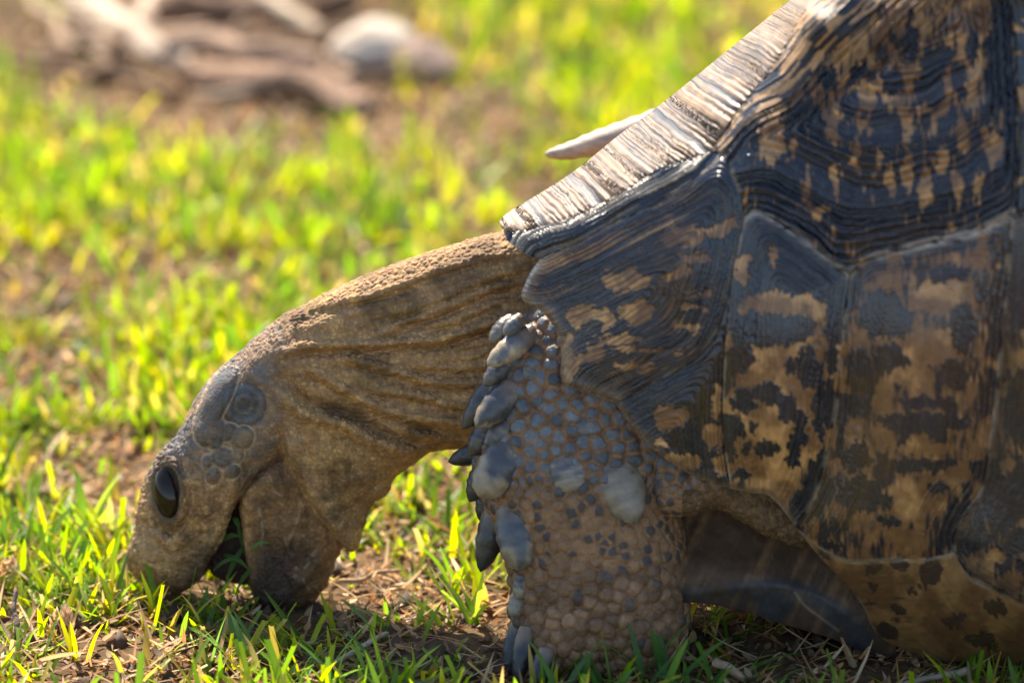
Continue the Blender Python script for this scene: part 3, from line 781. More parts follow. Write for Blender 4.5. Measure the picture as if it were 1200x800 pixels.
# where the dark (1) and pale (0) blotches sit on the big scutes: centre, half width, half height
BLOT = {
 'c1': (.30, [(1067, 48, 10, 18, 1), (1098, 72, 18, 20, 1), (1032, 70, 8, 13, 1), (1050, 46, 5, 10, 1), (1045, 100, 13, 14, 1), (1089, 104, 20, 18, 1), (1124, 96, 8, 22, 1), (997, 118, 11, 15, 1), (1010, 87, 14, 10, 1),
         (1028, 130, 7, 12, 1), (970, 90, 12, 12, 1), (1140, 50, 8, 20, 1), (1165, 80, 9, 60, 1), (950, 130, 16, 12, 1), (975, 146, 9, 20, 0), (1004, 188, 5, 24, 0), (1028, 192, 4, 16, 0), (1043, 214, 5, 20, 0), (1065, 201, 6, 25, 0),
         (1085, 223, 8, 25, 0), (1104, 184, 7, 16, 0), (1128, 153, 7, 22, 0), (1122, 223, 6, 18, 0), (1063, 149, 6, 18, 0), (945, 219, 4, 20, 0), (905, 164, 15, 24, 0), (958, 246, 14, 7, 0), (980, 212, 5, 18, 0), (1163, 170, 13, 18, 0),
         (930, 175, 5, 14, 0), (1146, 215, 5, 14, 0), (1012, 150, 10, 9, 0)]),
 'm2': (.74, [(800, 277, 24, 11, 0), (838, 270, 18, 6, 0), (855, 262, 10, 5, 0), (782, 262, 12, 9, 0), (793, 318, 20, 12, 0), (735, 328, 28, 12, 0), (744, 366, 22, 13, 0), (692, 374, 28, 16, 0), (726, 400, 26, 7, 0), (690, 416, 22, 11, 0),
         (668, 420, 10, 28, 0), (815, 300, 18, 6, 0), (770, 305, 28, 17, 1), (719, 350, 27, 11, 1), (694, 384, 12, 8, 1), (679, 408, 9, 7, 1), (820, 345, 16, 3, 0), (812, 362, 18, 3, 0), (806, 384, 15, 3, 0), (756, 412, 40, 3, 0), (745, 430, 26, 4, 0)]),
 'm3': (1.0, [(787, 488, 21, 15, 0), (836, 510, 13, 15, 0), (798, 540, 26, 8, 0), (776, 520, 11, 6, 0), (845, 545, 8, 14, 0), (795, 512, 18, 12, 1), (840, 470, 5, 20, 0)]),
 'm4': (.05, [(870, 418, 15, 20, 1), (872, 470, 13, 15, 1), (900, 460, 14, 16, 1), (927, 427, 8, 12, 1), (946, 430, 11, 26, 1), (922, 475, 13, 17, 1), (865, 505, 7, 11, 1), (882, 502, 6, 9, 1), (900, 524, 14, 8, 1), (877, 526, 5, 6, 1),
         (856, 532, 8, 10, 1), (905, 386, 50, 20, 1), (936, 505, 10, 24, 1), (931, 533, 10, 14, 1), (868, 556, 10, 5, 1), (960, 480, 8, 60, 1), (870, 318, 10, 18, 0), (907, 350, 20, 10, 0), (945, 360, 18, 12, 0), (905, 300, 5, 10, 0), (955, 520, 6, 18, 0),
         (975, 380, 7, 60, .8)]),
 'm5': (.36, [(1095, 350, 24, 17, 0), (1092, 405, 50, 20, 0), (1000, 508, 10, 18, 0), (1087, 524, 36, 6, 0), (1025, 350, 30, 9, .6), (1040, 374, 30, 24, 1), (1045, 422, 20, 18, 1), (1128, 385, 16, 30, 1), (1080, 495, 52, 13, 1), (1075, 545, 46, 8, 1),
         (1005, 535, 17, 18, 1), (1035, 552, 12, 20, 1), (1007, 580, 24, 22, 1), (1037, 587, 9, 9, 1), (1040, 610, 15, 6, 1), (1118, 440, 14, 18, 1), (1010, 450, 12, 40, .8), (1085, 470, 30, 8, .8), (1070, 440, 26, 12, 0), (1100, 570, 12, 8, 1), (976, 640, 13, 6, 1), (1110, 320, 40, 10, .7)]),
 'm6': (.45, [(1178, 575, 28, 42, 1), (1140, 634, 20, 16, 1), (1193, 634, 15, 14, 1), (1195, 330, 14, 60, 1), (1195, 480, 18, 40, .9), (1180, 545, 8, 10, 0), (1165, 650, 14, 8, 0)]),
 'bridge': (.12, [(1090, 672, 13, 17, 1), (1024, 666, 9, 8, 1), (1053, 661, 12, 7, 1), (1024, 688, 6, 5, 1), (990, 728, 20, 13, 1), (1039, 740, 13, 9, 1), (1117, 727, 14, 7, 1), (1167, 712, 15, 10, 1), (1053, 712, 8, 6, 1), (1150, 750, 20, 8, 1), (965, 650, 10, 6, 1), (1070, 690, 9, 4, 1)]),
}
carap = bpy.data.objects.new('carapace', None); sc.collection.objects.link(carap); carap.parent = tort
CREAM = np.array([.48, .25, .090]); TAN = np.array([.21, .098, .038]); BLK = np.array([.009, .014, .026])  # BLK leans blue: sky sheen put into the colour of the black
GS = 1.6
for k_, (mode, poly, are) in enumerate(scutes):
    lo = poly.min(0) - 2 * GS; hi = poly.max(0) + 2 * GS
    a = np.arange(lo[0], hi[0], GS); b = np.arange(lo[1], hi[1], GS)
    A, B = np.meshgrid(a, b, indexing='ij')
    d, cx, cy, _, _ = seg_dist(A, B, poly, True); ins = inside(A, B, poly)
    snap = (~ins) & (d < GS * 1.5)
    A = np.where(snap, cx, A); B = np.where(snap, cy, B); d = np.where(ins, d, 0)
    keep = ins | snap
    cell = keep[:-1, :-1] & keep[1:, :-1] & keep[1:, 1:] & keep[:-1, 1:] & (ins[:-1, :-1] | ins[1:, :-1] | ins[1:, 1:] | ins[:-1, 1:])
    used = np.zeros(keep.shape, bool)
    used[:-1, :-1] |= cell; used[1:, :-1] |= cell; used[1:, 1:] |= cell; used[:-1, 1:] |= cell
    idx = np.full(keep.shape, -1); idx[used] = np.arange(used.sum())
    Fq = np.stack([idx[:-1, :-1], idx[:-1, 1:], idx[1:, 1:], idx[1:, :-1]], -1)[cell]
    u = A[used]; v = B[used]; dd = d[used]
    rho = np.hypot(u - are[0], v - are[1]); th = np.arctan2(v - are[1], u - are[0])
    wob = (fbm2(u / 45, v / 45, 90 + k_, 3) - .5)
    n1 = fbm2(u / 60, v / 60, 100 + k_, 4); n2 = fbm2(u / 6, v / 6, 120 + k_, 3)
    amp, per = 1.5, 5.2
    if mode == 'rib':
        t = seg_dist(u, v, crv([(588, 262), (640, 240), (700, 208), (760, 168), (830, 115), (900, 55), (960, 0), (1000, -55)]))[4]
        cr_ = seg_dist(u, v, np.vstack([L1a, L1b]))[0]
        ph = t + cr_ * .30 + 5 * wob + 2.5 * (n2 - .5) + 4 * (fbm2(u / 16, v / 16, 5, 2) - .5); amp, per = 7.0, 6.6
    elif mode == 'orange':
        cr_ = seg_dist(u, v, L2)[0]; ph = cr_ + 8 * wob + 2 * (n2 - .5); amp, per = 2.8, 5.0
    elif mode == 'm1':
        cr_ = seg_dist(u, v, M12)[0]; ph = cr_ + 10 * wob + 2 * (n2 - .5); amp, per = 3.2, 5.2
    elif mode == 'm2':
        c_a = seg_dist(u, v, M12)[0]; c_b = seg_dist(u, v, np.vstack([C1L, M23]))[0]
        cr_ = np.minimum(c_a, c_b + 0); cr_ = -np.log(np.exp(-c_a / 9) + np.exp(-c_b / 9)) * 9
        ph = cr_ + 8 * wob + 1.5 * (n2 - .5); amp = 2.2 * (1 - .75 * sstep(45, 100, cr_)); per = 5.0
    elif mode == 'c1':
        c_a = seg_dist(u, v, C1B)[0]; c_b = seg_dist(u, v, C1R)[0]; c_c = seg_dist(u, v, C12)[0]; c_d = seg_dist(u, v, L2)[0]
        cr_ = -np.log(np.exp(-c_a / 12) + np.exp(-c_b / 12) + np.exp(-c_c / 12 * 4) + np.exp(-c_d / 12 * 3.5)) * 12
        ph = cr_ + 12 * wob + 1.5 * (n2 - .5) + 6 * (fbm2(u / 90, v / 20, 77, 2) - .5); amp = 4.2; per = 9.0
    elif mode in ('m3', 'm4', 'm5'):
        top = {'m3': M34, 'm4': np.vstack([C1B, M45]), 'm5': np.vstack([R_(M45), C1R, M56])}[mode]
        c_a = seg_dist(u, v, top)[0]; c_b = seg_dist(u, v, {'m3': M23, 'm4': M34, 'm5': M56}[mode])[0]
        cr_ = -np.log(np.exp(-c_a / 9) + np.exp(-c_b / 9)) * 9
        ph = cr_ + 10 * wob + 1.5 * (n2 - .5); amp = 2.6 * (1 - .8 * sstep(34, 64, cr_)); per = 5.4
    else:
        cr_ = seg_dist(u, v, np.vstack([M5B, BR]))[0] if mode == 'bridge' else dd; ph = cr_ + 24 * wob + 1.5 * (n2 - .5); amp = .5 * (1 - .9 * sstep(6, 26, cr_)); per = 6.2
    # irregular growth ridges
    rw = ph + per * (1.5 if mode == 'rib' else .9) * (noise2(ph / per * .5, np.zeros_like(ph) + k_, 6) - .5) * 2
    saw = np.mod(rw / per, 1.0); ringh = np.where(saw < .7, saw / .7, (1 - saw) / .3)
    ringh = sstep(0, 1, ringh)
    rint = np.floor(rw / per)
    ramp = .35 + 1.1 * hash2(rint, rint * 0 + k_, 3)
    fine = fbm2(ph / 1.9, (th * 30 if mode not in ('rib',) else u / 30), 140, 2) - .5
    h = amp * (ringh - .5) * ramp + .9 * fine * (amp > 0)
    if mode in ('c1',):   # broad steps between growth spurts
        h = h + 5.0 * (sstep(0, 1, np.mod(rw / 33, 1.0)) - .5)
    bulge = 5.0 * (1 - np.exp(-dd / 26)); seam = -1.4 * np.exp(-(dd / 3.2) ** 2)
    if mode in ('m4', 'm5', 'm6'):
        dS_ = np.minimum(seg_dist(u, v, M45)[0], seg_dist(u, v, M56)[0]); bulge = bulge + 13 * (1 - np.exp(-dS_ / 30)) - 8 + 3.5 * np.exp(-(dS_ / 3.5) ** 2)
    if mode in ('rib', 'orange', 'm1'): bulge = bulge * (.5 if mode != 'm1' else 0); seam = seam * .6
    h = h + bulge + seam - 3
    lip = 0
    if mode in ('m2', 'm3', 'm4'):
        rd = seg_dist(u, v, {'m2': RIM2, 'm3': RIM3, 'm4': RIM4}[mode])[0]
        lip = np.exp(-(rd / 9) ** 2); h = h + 3.0 * np.exp(-((rd - 7) / 7) ** 2) - 5 * np.exp(-(rd / 3) ** 2) + 3 * lip * (n2 - .5)
    w = mid(u, v) + SH(u, v) + h
    # pigment: dark flecks drawn out along the direction of growth, broken by rings
    step_ = np.floor(rw / (per * 2.2)) if mode not in ('rib',) else rint
    if mode == 'c1': ang = (u - 1045) / (1 + .0016 * (v + 60)) / 17.0; rad_ = cr_ / 50.0
    elif mode in ('m4',): ang = u / 19.0; rad_ = v / 26.0
    elif mode in ('m5', 'm6'): ang = u / 24.0; rad_ = v / 22.0
    elif mode == 'bridge': ang = u / 34.0; rad_ = v / 15.0
    elif mode == 'm2': ang = (u * .45 + v * .9) / 26.0; rad_ = (u * .9 - v * .45) / 34.0
    elif mode == 'm3': ang = (u * .8 + v * .6) / 26.0; rad_ = (v * .8 - u * .6) / 34.0
    else: ang = th * 7; rad_ = rho / 40.0
    jag = (hash2(np.floor(ang * 9), step_ * 0, 31) - .5) * .45
    pn = .62 * noise2(ang + .3 * (n2 - .5), rad_ * 1.0 + jag + .35 * (n2 - .5), 150 + k_) + .38 * noise2(ang * 2.3 + 4, rad_ * 1.7 + jag * 1.4, 160 + k_)
    edge_dark = np.exp(-(cr_ / (36.0 if mode in ('m4', 'm5') else 26.0)) ** 2)
    if mode in ('m4', 'm5'): edge_dark = np.maximum(edge_dark, 1.25 * np.exp(-(seg_dist(u, v, M45)[0] / 30) ** 2))
    thr = {'c1': .54, 'm2': .56, 'm3': .57, 'm4': .50, 'm5': .49, 'm6': .5, 'c2': .5, 'bridge': .40}.get(mode, .5)
    bias = {'c1': .20, 'm2': .16, 'm3': .30, 'm4': .18, 'm5': .10}.get(mode, .12)
    sharp = .022
    dkm = sstep(thr + sharp, thr - sharp, pn - bias * edge_dark)     # 1 = black
    if mode in BLOT:
        b0, lst = BLOT[mode]
        jx = 5 * (fbm2(u / 9, v / 9, 210, 3) - .5) * 2 + 2.5 * (n2 - .5); 
        col_ = np.floor((u if mode in ('c1', 'm4', 'm5') else ang * 26) / 3.4 + 1.2 * (n2 - .5))
        jy = 8 * (hash2(col_, col_ * 0, 77) - .5) + 10 * (fbm2(u / 14, v / 14, 211, 3) - .5)
        if mode == 'c1': jy = jy * 1.9; jx = jx * 1.3
        if mode == 'c1': fld = np.clip(b0 + .44 * sstep(118, 150, v + 2 * jy) + .5 * (pn - .5), 0, 1)
        elif mode == 'm4': fld = np.clip(b0 + .8 * sstep(362, 345, v + jy), 0, 1)
        else: fld = np.full(len(u), float(b0)) + (.9 * (pn - .5) if mode in ('m5', 'bridge', 'm6') else 0)
        fld = np.maximum(fld, edge_dark ** 2 * .75 * (mode not in ('bridge', 'm6'))* sstep(.35,.55, fbm2(u / 25, v / 25, 215, 2) + .1))
        if mode == 'c1': fld = np.maximum(fld, 1.1 * np.exp(-(c_c / 26) ** 2))
        if mode == 'm4': jx = jx * 1.8
        for (bu, bv_, ru, rv, val) in lst:
            rn = np.sqrt(((u + jx - bu) / ru) ** 2 + ((v + jy - bv_) / rv) ** 2)
            m_b = sstep(1.12, .92, rn); fld = fld * (1 - m_b) + val * m_b
        if mode in ('c1', 'm4', 'm5', 'm6'): fa, fr = u / 3.6, v / 17.0
        elif mode == 'm2': fa, fr = ph / 2.6, (u * .9 - v * .45) / 30.0
        elif mode == 'm3': fa, fr = ph / 2.6, v / 24.0
        else: fa, fr = v / 3.4, u / 24.0
        fleck = .6 * noise2(fa, fr, 301) + .4 * noise2(fa * 2.1 + 5, fr * 1.6 + 3, 302) - .5
        fld = fld + {'m2': 1.0, 'c1': .9, 'm3': .7, 'm4': .55}.get(mode, .75) * fleck
        dkm = sstep(.30, .62, fld) if mode in ('m5', 'm6', 'bridge') else sstep(.36, .58, fld)
    warm = CREAM + (TAN - CREAM) * sstep({'m5': .22, 'm6': .22, 'm4': .33}.get(mode, .35), {'m5': .5, 'm6': .5}.get(mode, .62), fbm2(u / 26, v / 26, 171 + k_, 4))[:, None]
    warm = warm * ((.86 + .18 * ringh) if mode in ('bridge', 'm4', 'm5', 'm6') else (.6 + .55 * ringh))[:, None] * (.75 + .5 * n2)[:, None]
    blk = BLK + (np.array([.045, .026, .015]) - BLK) * (sstep(.55, .75, n1) * .6 + .25 * (hash2(rint, rint * 0, 8) > .75))[:, None]
    wear = sstep(.6, .85, ringh * (.5 + n2 * .7)) * .16
    blk = blk + (np.array([.16, .135, .115]) - blk) * wear[:, None]
    if mode == 'rib':
        f = sstep(.42, .58, .55 * hash2(rint, rint * 0 + 3, 9) + .45 * fbm2(t / 12, cr_ / 22, 61, 3)) * .75
        dkm = np.clip(f * (.3 + .7 * sstep(.9, .25, ringh)) + .55 * sstep(.34, .12, ringh), 0, 1) * (.45 + .75 * fbm2(u / 20, v / 20, 93, 3))
        warm = np.array([.27, .165, .090]) * (.5 + 1.0 * n2)[:, None] * (.75 + .5 * n1)[:, None]
        tipm = sstep(45, 10, np.hypot(u - 590, v - 264)); dkm = dkm * (1 - tipm)
    elif mode == 'orange':
        fl = noise2(cr_ / 3.2 + wob * 2, (u - v) / 34.0, 64); dkm = sstep(.42, .5, fl); warm = np.array([.44, .24, .10]) * (.75 + .5 * n2)[:, None]
    elif mode == 'm1':
        fl = .6 * noise2(ph / 4.0, u / 90.0, 65) + .4 * noise2(ph / 9.0 + 3, u / 60., 66); dkm = np.clip(sstep(.50, .58, fl) + .75 * sstep(.45, .2, ringh), 0, 1); warm = np.array([.44, .34, .24]) * (.7 + .6 * n2)[:, None]
    elif mode == 'm2':
        st = sstep(62, 30, seg_dist(u, v, M12)[0]) * sstep(830, 760, u)
        fl = .6 * noise2(ph / 4.2, u / 70.0, 67) + .4 * noise2(ph / 8.0 + 3, u / 50., 68)
        dkm = dkm * (1 - st) + np.clip(sstep(.44, .54, fl) + .7 * sstep(.5, .2, ringh), 0, 1) * st
        dkm = np.clip(dkm + .35 * sstep(.4, .15, ringh) * (1 - st), 0, 1)
    elif mode in ('m6',):
        dkm = np.maximum(dkm, np.exp(-(cr_ / 22) ** 2) * .8)
    c = warm + (blk - warm) * dkm[:, None]
    if mode in ('m2', 'm3', 'm4'):   # worn horn along the free rim
        wr = np.clip(np.exp(-(rd / (12 if mode == 'm2' else 6)) ** 2) * (.5 + n1), 0, 1)
        c = c + (np.array([.24, .165, .11]) * (.6 + .8 * n2)[:, None] - c) * (wr * .85)[:, None]
    if mode in ('m4', 'm5', 'c1', 'm6', 'm2', 'bridge'):  # pale scar line at the seam
        sm = np.exp(-(dd / 2.2) ** 2) * sstep(.40, .6, fbm2(u / 18, v / 18, 180, 3))
        c = c + (np.array([.40, .31, .21]) - c) * (sm * .65)[:, None]
        if mode in ('c1', 'm5', 'm4'):
            dq = np.minimum(seg_dist(u, v, C1R)[0], seg_dist(u, v, C1B)[0] * 1.4); sm = np.exp(-(dq / 6) ** 2) * sstep(.28, .6, fbm2(u / 14, v / 4, 181, 3)) * (.6 + .5 * sstep(1000, 1100, u))
            c = c + (np.array([.46, .38, .29]) - c) * np.clip(sm * .9, 0, 1)[:, None]
    if mode in ('m5', 'm6'): c = c + (np.array([.20, .10, .04]) - c) * .08
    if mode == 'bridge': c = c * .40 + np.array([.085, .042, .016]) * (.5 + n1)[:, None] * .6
    rg = .12 + .12 * (1 - dkm) + .08 * n2 + (.2 if mode in ('rib', 'orange') else 0)
    ls = {'m1': 1., 'm2': .95, 'c1': 1., 'orange': .8, 'rib': .7, 'm3': .9, 'bridge': .10, 'm6': .45, 'c2': .8}.get(mode, .6) * (.45 + .55 * dkm) * (.5 + n1)
    if mode in ('m4', 'm5'): ls = ls * (.35 + .65 * np.exp(-(cr_ / 40) ** 2))
    # thickness: turn the outline back inside
    E = np.concatenate([Fq[:, [0, 1]], Fq[:, [1, 2]], Fq[:, [2, 3]], Fq[:, [3, 0]]])
    key = np.sort(E, 1); key = key[:, 0].astype(np.int64) * len(u) + key[:, 1]
    uq, inv, cnt = np.unique(key, return_inverse=True, return_counts=True)
    BE = E[cnt[inv] == 1]; bv = np.unique(BE); mp = np.full(len(u), -1); mp[bv] = len(u) + np.arange(len(bv))
    cen = poly.mean(0); du = cen[0] - u[bv]; dv = cen[1] - v[bv]; ln = np.hypot(du, dv) + 1e-6
    u2 = np.concatenate([u, u[bv] + du / ln * 5]); v2 = np.concatenate([v, v[bv] + dv / ln * 5]); w2 = np.concatenate([w, w[bv] - 17])
    SF = np.stack([BE[:, 1], BE[:, 0], mp[BE[:, 0]], mp[BE[:, 1]]], 1)
    Fall = np.concatenate([Fq, SF]); c2 = np.vstack([c, c[bv] * .8]); r2 = np.concatenate([rg, rg[bv] + .2])
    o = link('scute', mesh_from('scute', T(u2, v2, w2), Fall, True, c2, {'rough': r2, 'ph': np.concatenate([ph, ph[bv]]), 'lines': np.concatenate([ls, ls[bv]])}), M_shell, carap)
    o['label'] = {'rib': 'sunlit pale ribbed scute along the front ridge of the shell', 'orange': 'narrow orange and black striped scute near the top', 'm1': 'pointed front scute with fine dark stripes above the neck',
                  'm2': 'flared black and tan scute over the foreleg', 'm3': 'dark scute with one pale patch behind the foreleg', 'm4': 'tall tan scute with black spots', 'm5': 'broad brown scute with black blotches',
                  'm6': 'brown mottled scute at the right edge', 'c1': 'large upper scute with curved growth ridges and black bars', 'c2': 'dark upper scute at the right edge', 'bridge': 'tan lower scute close to the ground'}[mode]

# far front scute: horn that juts out beyond the ridge
def horn():
    ctr = crv([(639, 181, -150), (668, 177, -148), (705, 166, -145), (750, 152, -140), (800, 137, -132), (870, 125, -120)], 8)
    r = np.interp(np.linspace(0, 1, len(ctr)), [0, .03, .12, .35, .7, 1], [1.5, 5, 8.5, 14, 18, 18])
    K = 20; ph = np.linspace(0, 2 * math.pi, K, endpoint=False); P = []
    for q, (c_, rr) in enumerate(zip(ctr, r)):
        t_ = ctr[min(q + 1, len(ctr) - 1)] - ctr[max(q - 1, 0)]; t_ = t_ / np.linalg.norm(t_)
        s_ = np.cross(t_, [0, 0, 1.]); s_ /= np.linalg.norm(s_)
        for a_ in ph: P.append(c_ + s_ * math.cos(a_) * rr * (1 + .05 * math.sin(q * 1.7)) + np.array([0, 0, 1.]) * math.sin(a_) * rr * 1.3)
    P = np.array(P); I = np.arange(len(P)).reshape(-1, K); J = np.roll(I, -1, 1)
    Fq = np.stack([I[:-1], J[:-1], J[1:], I[1:]], -1).reshape(-1, 4)
    n2 = fbm2(P[:, 0] / 9, P[:, 1] / 5, 6, 4); c = np.array([.40, .30, .22]) * (.6 + .8 * n2)[:, None]
    o = link('scute', mesh_from('scute', T(P[:, 0], P[:, 1], P[:, 2]), Fq, True, c, {'rough': .45 + .1 * n2}), M_shell, carap)
    o['label'] = 'smooth pale horn-like scute on the far side of the neck'
horn()
# rest of the dome behind and beyond the frame
def dome():
    n, m = 72, 40
    a = np.linspace(0, 2 * math.pi, n, endpoint=False); b = np.linspace(.02, math.pi - .02, m)
    A, B = np.meshgrid(a, b, indexing='ij')
    x = np.cos(A) * np.sin(B); y = -np.cos(B); z = np.sin(A) * np.sin(B)
    y = np.where(y > 0, y * (.92 - .5 * sstep(.2, .6, z)), y)
    u = 1320 + 520 * x; v = 330 + 420 * y; w = mid(u, v) + 258 * z - 0
    w = w - 10 * (z > 0)
    I = np.arange(n * m).reshape(n, m); J = np.roll(I, -1, 0)
    Fq = np.stack([I[:, :-1], I[:, 1:], J[:, 1:], J[:, :-1]], -1).reshape(-1, 4)
    th = np.sin(A * 9) * np.sin(B * 9); c = np.where((th > 0)[..., None], BLK, TAN).reshape(-1, 3)
    o = link('shell_dome', mesh_from('shell_dome', T(u.ravel(), v.ravel(), w.ravel()), Fq, True, c, {'rough': np.full(n * m, .4)}), M_shell, carap)
dome()
# plastron lobe seen below the rim, behind the leg
def plastron():
    pts = [(790, 590, 96), (835, 585, 104), (900, 620, 118), (960, 655, 140), (1000, 690, 160), (1040, 735, 160), (800, 640, 122), (870, 650, 138), (930, 680, 158), (800, 692, 150), (870, 685, 164), (925, 684, 172), (985, 712, 172),
           (800, 704, 130), (863, 713, 122), (925, 733, 118), (980, 748, 120), (1040, 775, 100), (700, 600, 90), (700, 690, 130), (700, 704, 118), (1000, 600, 110)]
    sf = TPS(pts, .002)
    up = crv([(690, 560), (800, 560), (880, 570), (960, 630), (1010, 690), (1050, 750)], 8); lowr = crv([(690, 708), (800, 705), (863, 714), (925, 733), (980, 750), (1050, 780)], 8)
    n, m = 150, 70
    tu = np.linspace(0, 1, n)
    def res(P): 
        L = np.concatenate([[0], np.cumsum(np.hypot(*np.diff(P, axis=0).T))]); return np.stack([np.interp(tu * L[-1], L, P[:, a]) for a in (0, 1)], 1)
    a = res(up); b = res(lowr); tm = np.linspace(0, 1, m)
    P = a[:, None, :] * (1 - tm)[None, :, None] + b[:, None, :] * tm[None, :, None]
    u = P[..., 0]; v = P[..., 1]
    edge = seg_dist(u, v, crv([(690, 698), (800, 697), (870, 688), (925, 687), (970, 705), (1010, 735)]))[0]
    st = fbm2((u + v * .45) / 9, v / 90, 201, 4); n2 = fbm2(u / 6, v / 6, 202, 3); n1 = fbm2(u / 50, v / 50, 203, 3)
    w = sf(u, v) + 3 * np.exp(-(edge / 5) ** 2) + 5 * (st - .5) + 7 * (fbm2(u / 22, v / 22, 205, 4) - .5)
    scar = seg_dist(u, v, crv([(932, 694), (942, 708), (960, 722), (982, 738)]))[0]
    c = np.array([.075, .036, .013]) + (np.array([.16, .08, .028]) - np.array([.075, .036, .013])) * sstep(.45, .65, st)[..., None]  # browns darkened: shade under the shell rim put into the colour
    c = c * (.7 + .5 * n2)[..., None]
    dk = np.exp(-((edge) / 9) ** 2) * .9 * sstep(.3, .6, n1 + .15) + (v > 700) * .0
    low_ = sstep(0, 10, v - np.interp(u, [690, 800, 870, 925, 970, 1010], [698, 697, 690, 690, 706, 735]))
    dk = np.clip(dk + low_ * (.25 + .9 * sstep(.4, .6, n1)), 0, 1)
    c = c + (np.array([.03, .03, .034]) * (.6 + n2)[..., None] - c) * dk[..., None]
    c = c + (np.array([.42, .33, .22]) - c) * (np.exp(-(scar / 1.6) ** 2) * .3)[..., None]
    I = np.arange(n * m).reshape(n, m); Fq = np.stack([I[:-1, :-1], I[:-1, 1:], I[1:, 1:], I[1:, :-1]], -1).reshape(-1, 4)
    # underside running back beneath the body
    uu = u[:, -1]; vv = v[:, -1]; ww = w[:, -1]
    ex_ = [(uu, vv - 3 * k - 0.02 * k * k * 10, ww - 45 * k) for k in range(1, 6)]
    U = np.concatenate([u.ravel()] + [q[0] for q in ex_]); Vv = np.concatenate([v.ravel()] + [q[1] - 10 * j for j, q in enumerate(ex_)]); Ww = np.concatenate([w.ravel()] + [q[2] for q in ex_])
    prev = I[:, -1]; Fs = [Fq]; st_ = n * m
    for q in range(5):
        cur = st_ + np.arange(n); Fs.append(np.stack([prev[:-1], cur[:-1], cur[1:], prev[1:]], 1)); prev = cur; st_ += n
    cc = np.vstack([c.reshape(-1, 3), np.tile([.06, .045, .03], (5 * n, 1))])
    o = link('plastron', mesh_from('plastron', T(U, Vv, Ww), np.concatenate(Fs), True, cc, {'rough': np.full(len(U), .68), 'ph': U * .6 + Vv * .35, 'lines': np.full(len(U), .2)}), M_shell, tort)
    o['label'] = 'brown striped belly plate with dark lower edge'
plastron()

# ------------------------------------------------------------------ grass
FOOT = [(ground_at(700, 772)[:2], .030), (ground_at(700, 750)[:2], .030), (ground_at(335, 722)[:2], .016), (ground_at(205, 700)[:2], .013)]
def blades(xy, L, W, az, lean, curl, colb, colt, segs=4, twist=None, z0=None, cut=None):
    """strips: root xy, length, width, azimuth of lean, lean angle at root, extra bend; returns V, F, C"""
    n = len(xy); t = np.linspace(0, 1, segs + 1)
    z0 = ground_h(xy[:, 0], xy[:, 1]) - .002 if z0 is None else z0
    ang = lean[:, None] + curl[:, None] * t[None, :] ** 1.3
    ds = L[:, None] / segs
    r = np.concatenate([np.zeros((n, 1)), np.cumsum(np.sin(ang[:, :-1]) * ds, 1)], 1)
    z = np.concatenate([np.zeros((n, 1)), np.cumsum(np.cos(ang[:, :-1]) * ds, 1)], 1)
    z = np.maximum(z, .0015 * t)
    cx = xy[:, 0, None] + np.sin(az)[:, None] * r; cy = xy[:, 1, None] + np.cos(az)[:, None] * r; cz = z0[:, None] + z
    wv = W[:, None] * .5 * np.interp(t, [0, .2, .5, .8, 1], [.75, 1, .95, .6, .04])[None, :]
    if cut is not None: wv = np.where(cut[:, None], W[:, None] * .5 * np.interp(t, [0, .3, 1], [.75, 1, .8])[None, :], wv)
    tw = az[:, None] + math.pi / 2 + (twist[:, None] * (.3 + t[None, :]) if twist is not None else 0)
    sx = np.sin(tw) * wv; sy = np.cos(tw) * wv
    Lf = np.stack([cx - sx, cy - sy, cz + wv * .25], -1); Cn = np.stack([cx, cy, cz - wv * .12], -1); Rt = np.stack([cx + sx, cy + sy, cz + wv * .25], -1)
    V = np.stack([Lf, Cn, Rt], 2).reshape(-1, 3)
    base = (np.arange(n) * (segs + 1) * 3)[:, None, None]
    q = np.arange(segs)[None, :, None] * 3 + base
    F = np.concatenate([np.concatenate([q, q + 1, q + 4, q + 3], 2), np.concatenate([q + 1, q + 2, q + 5, q + 4], 2)], 1).reshape(-1, 4)
    C = colb[:, None, :] * (1 - t[None, :, None]) + colt[:, None, :] * t[None, :, None]
    C = np.repeat(C[:, :, None, :], 3, 2); C[:, :, 1] *= 1.12
    return V, F, C.reshape(-1, 3)

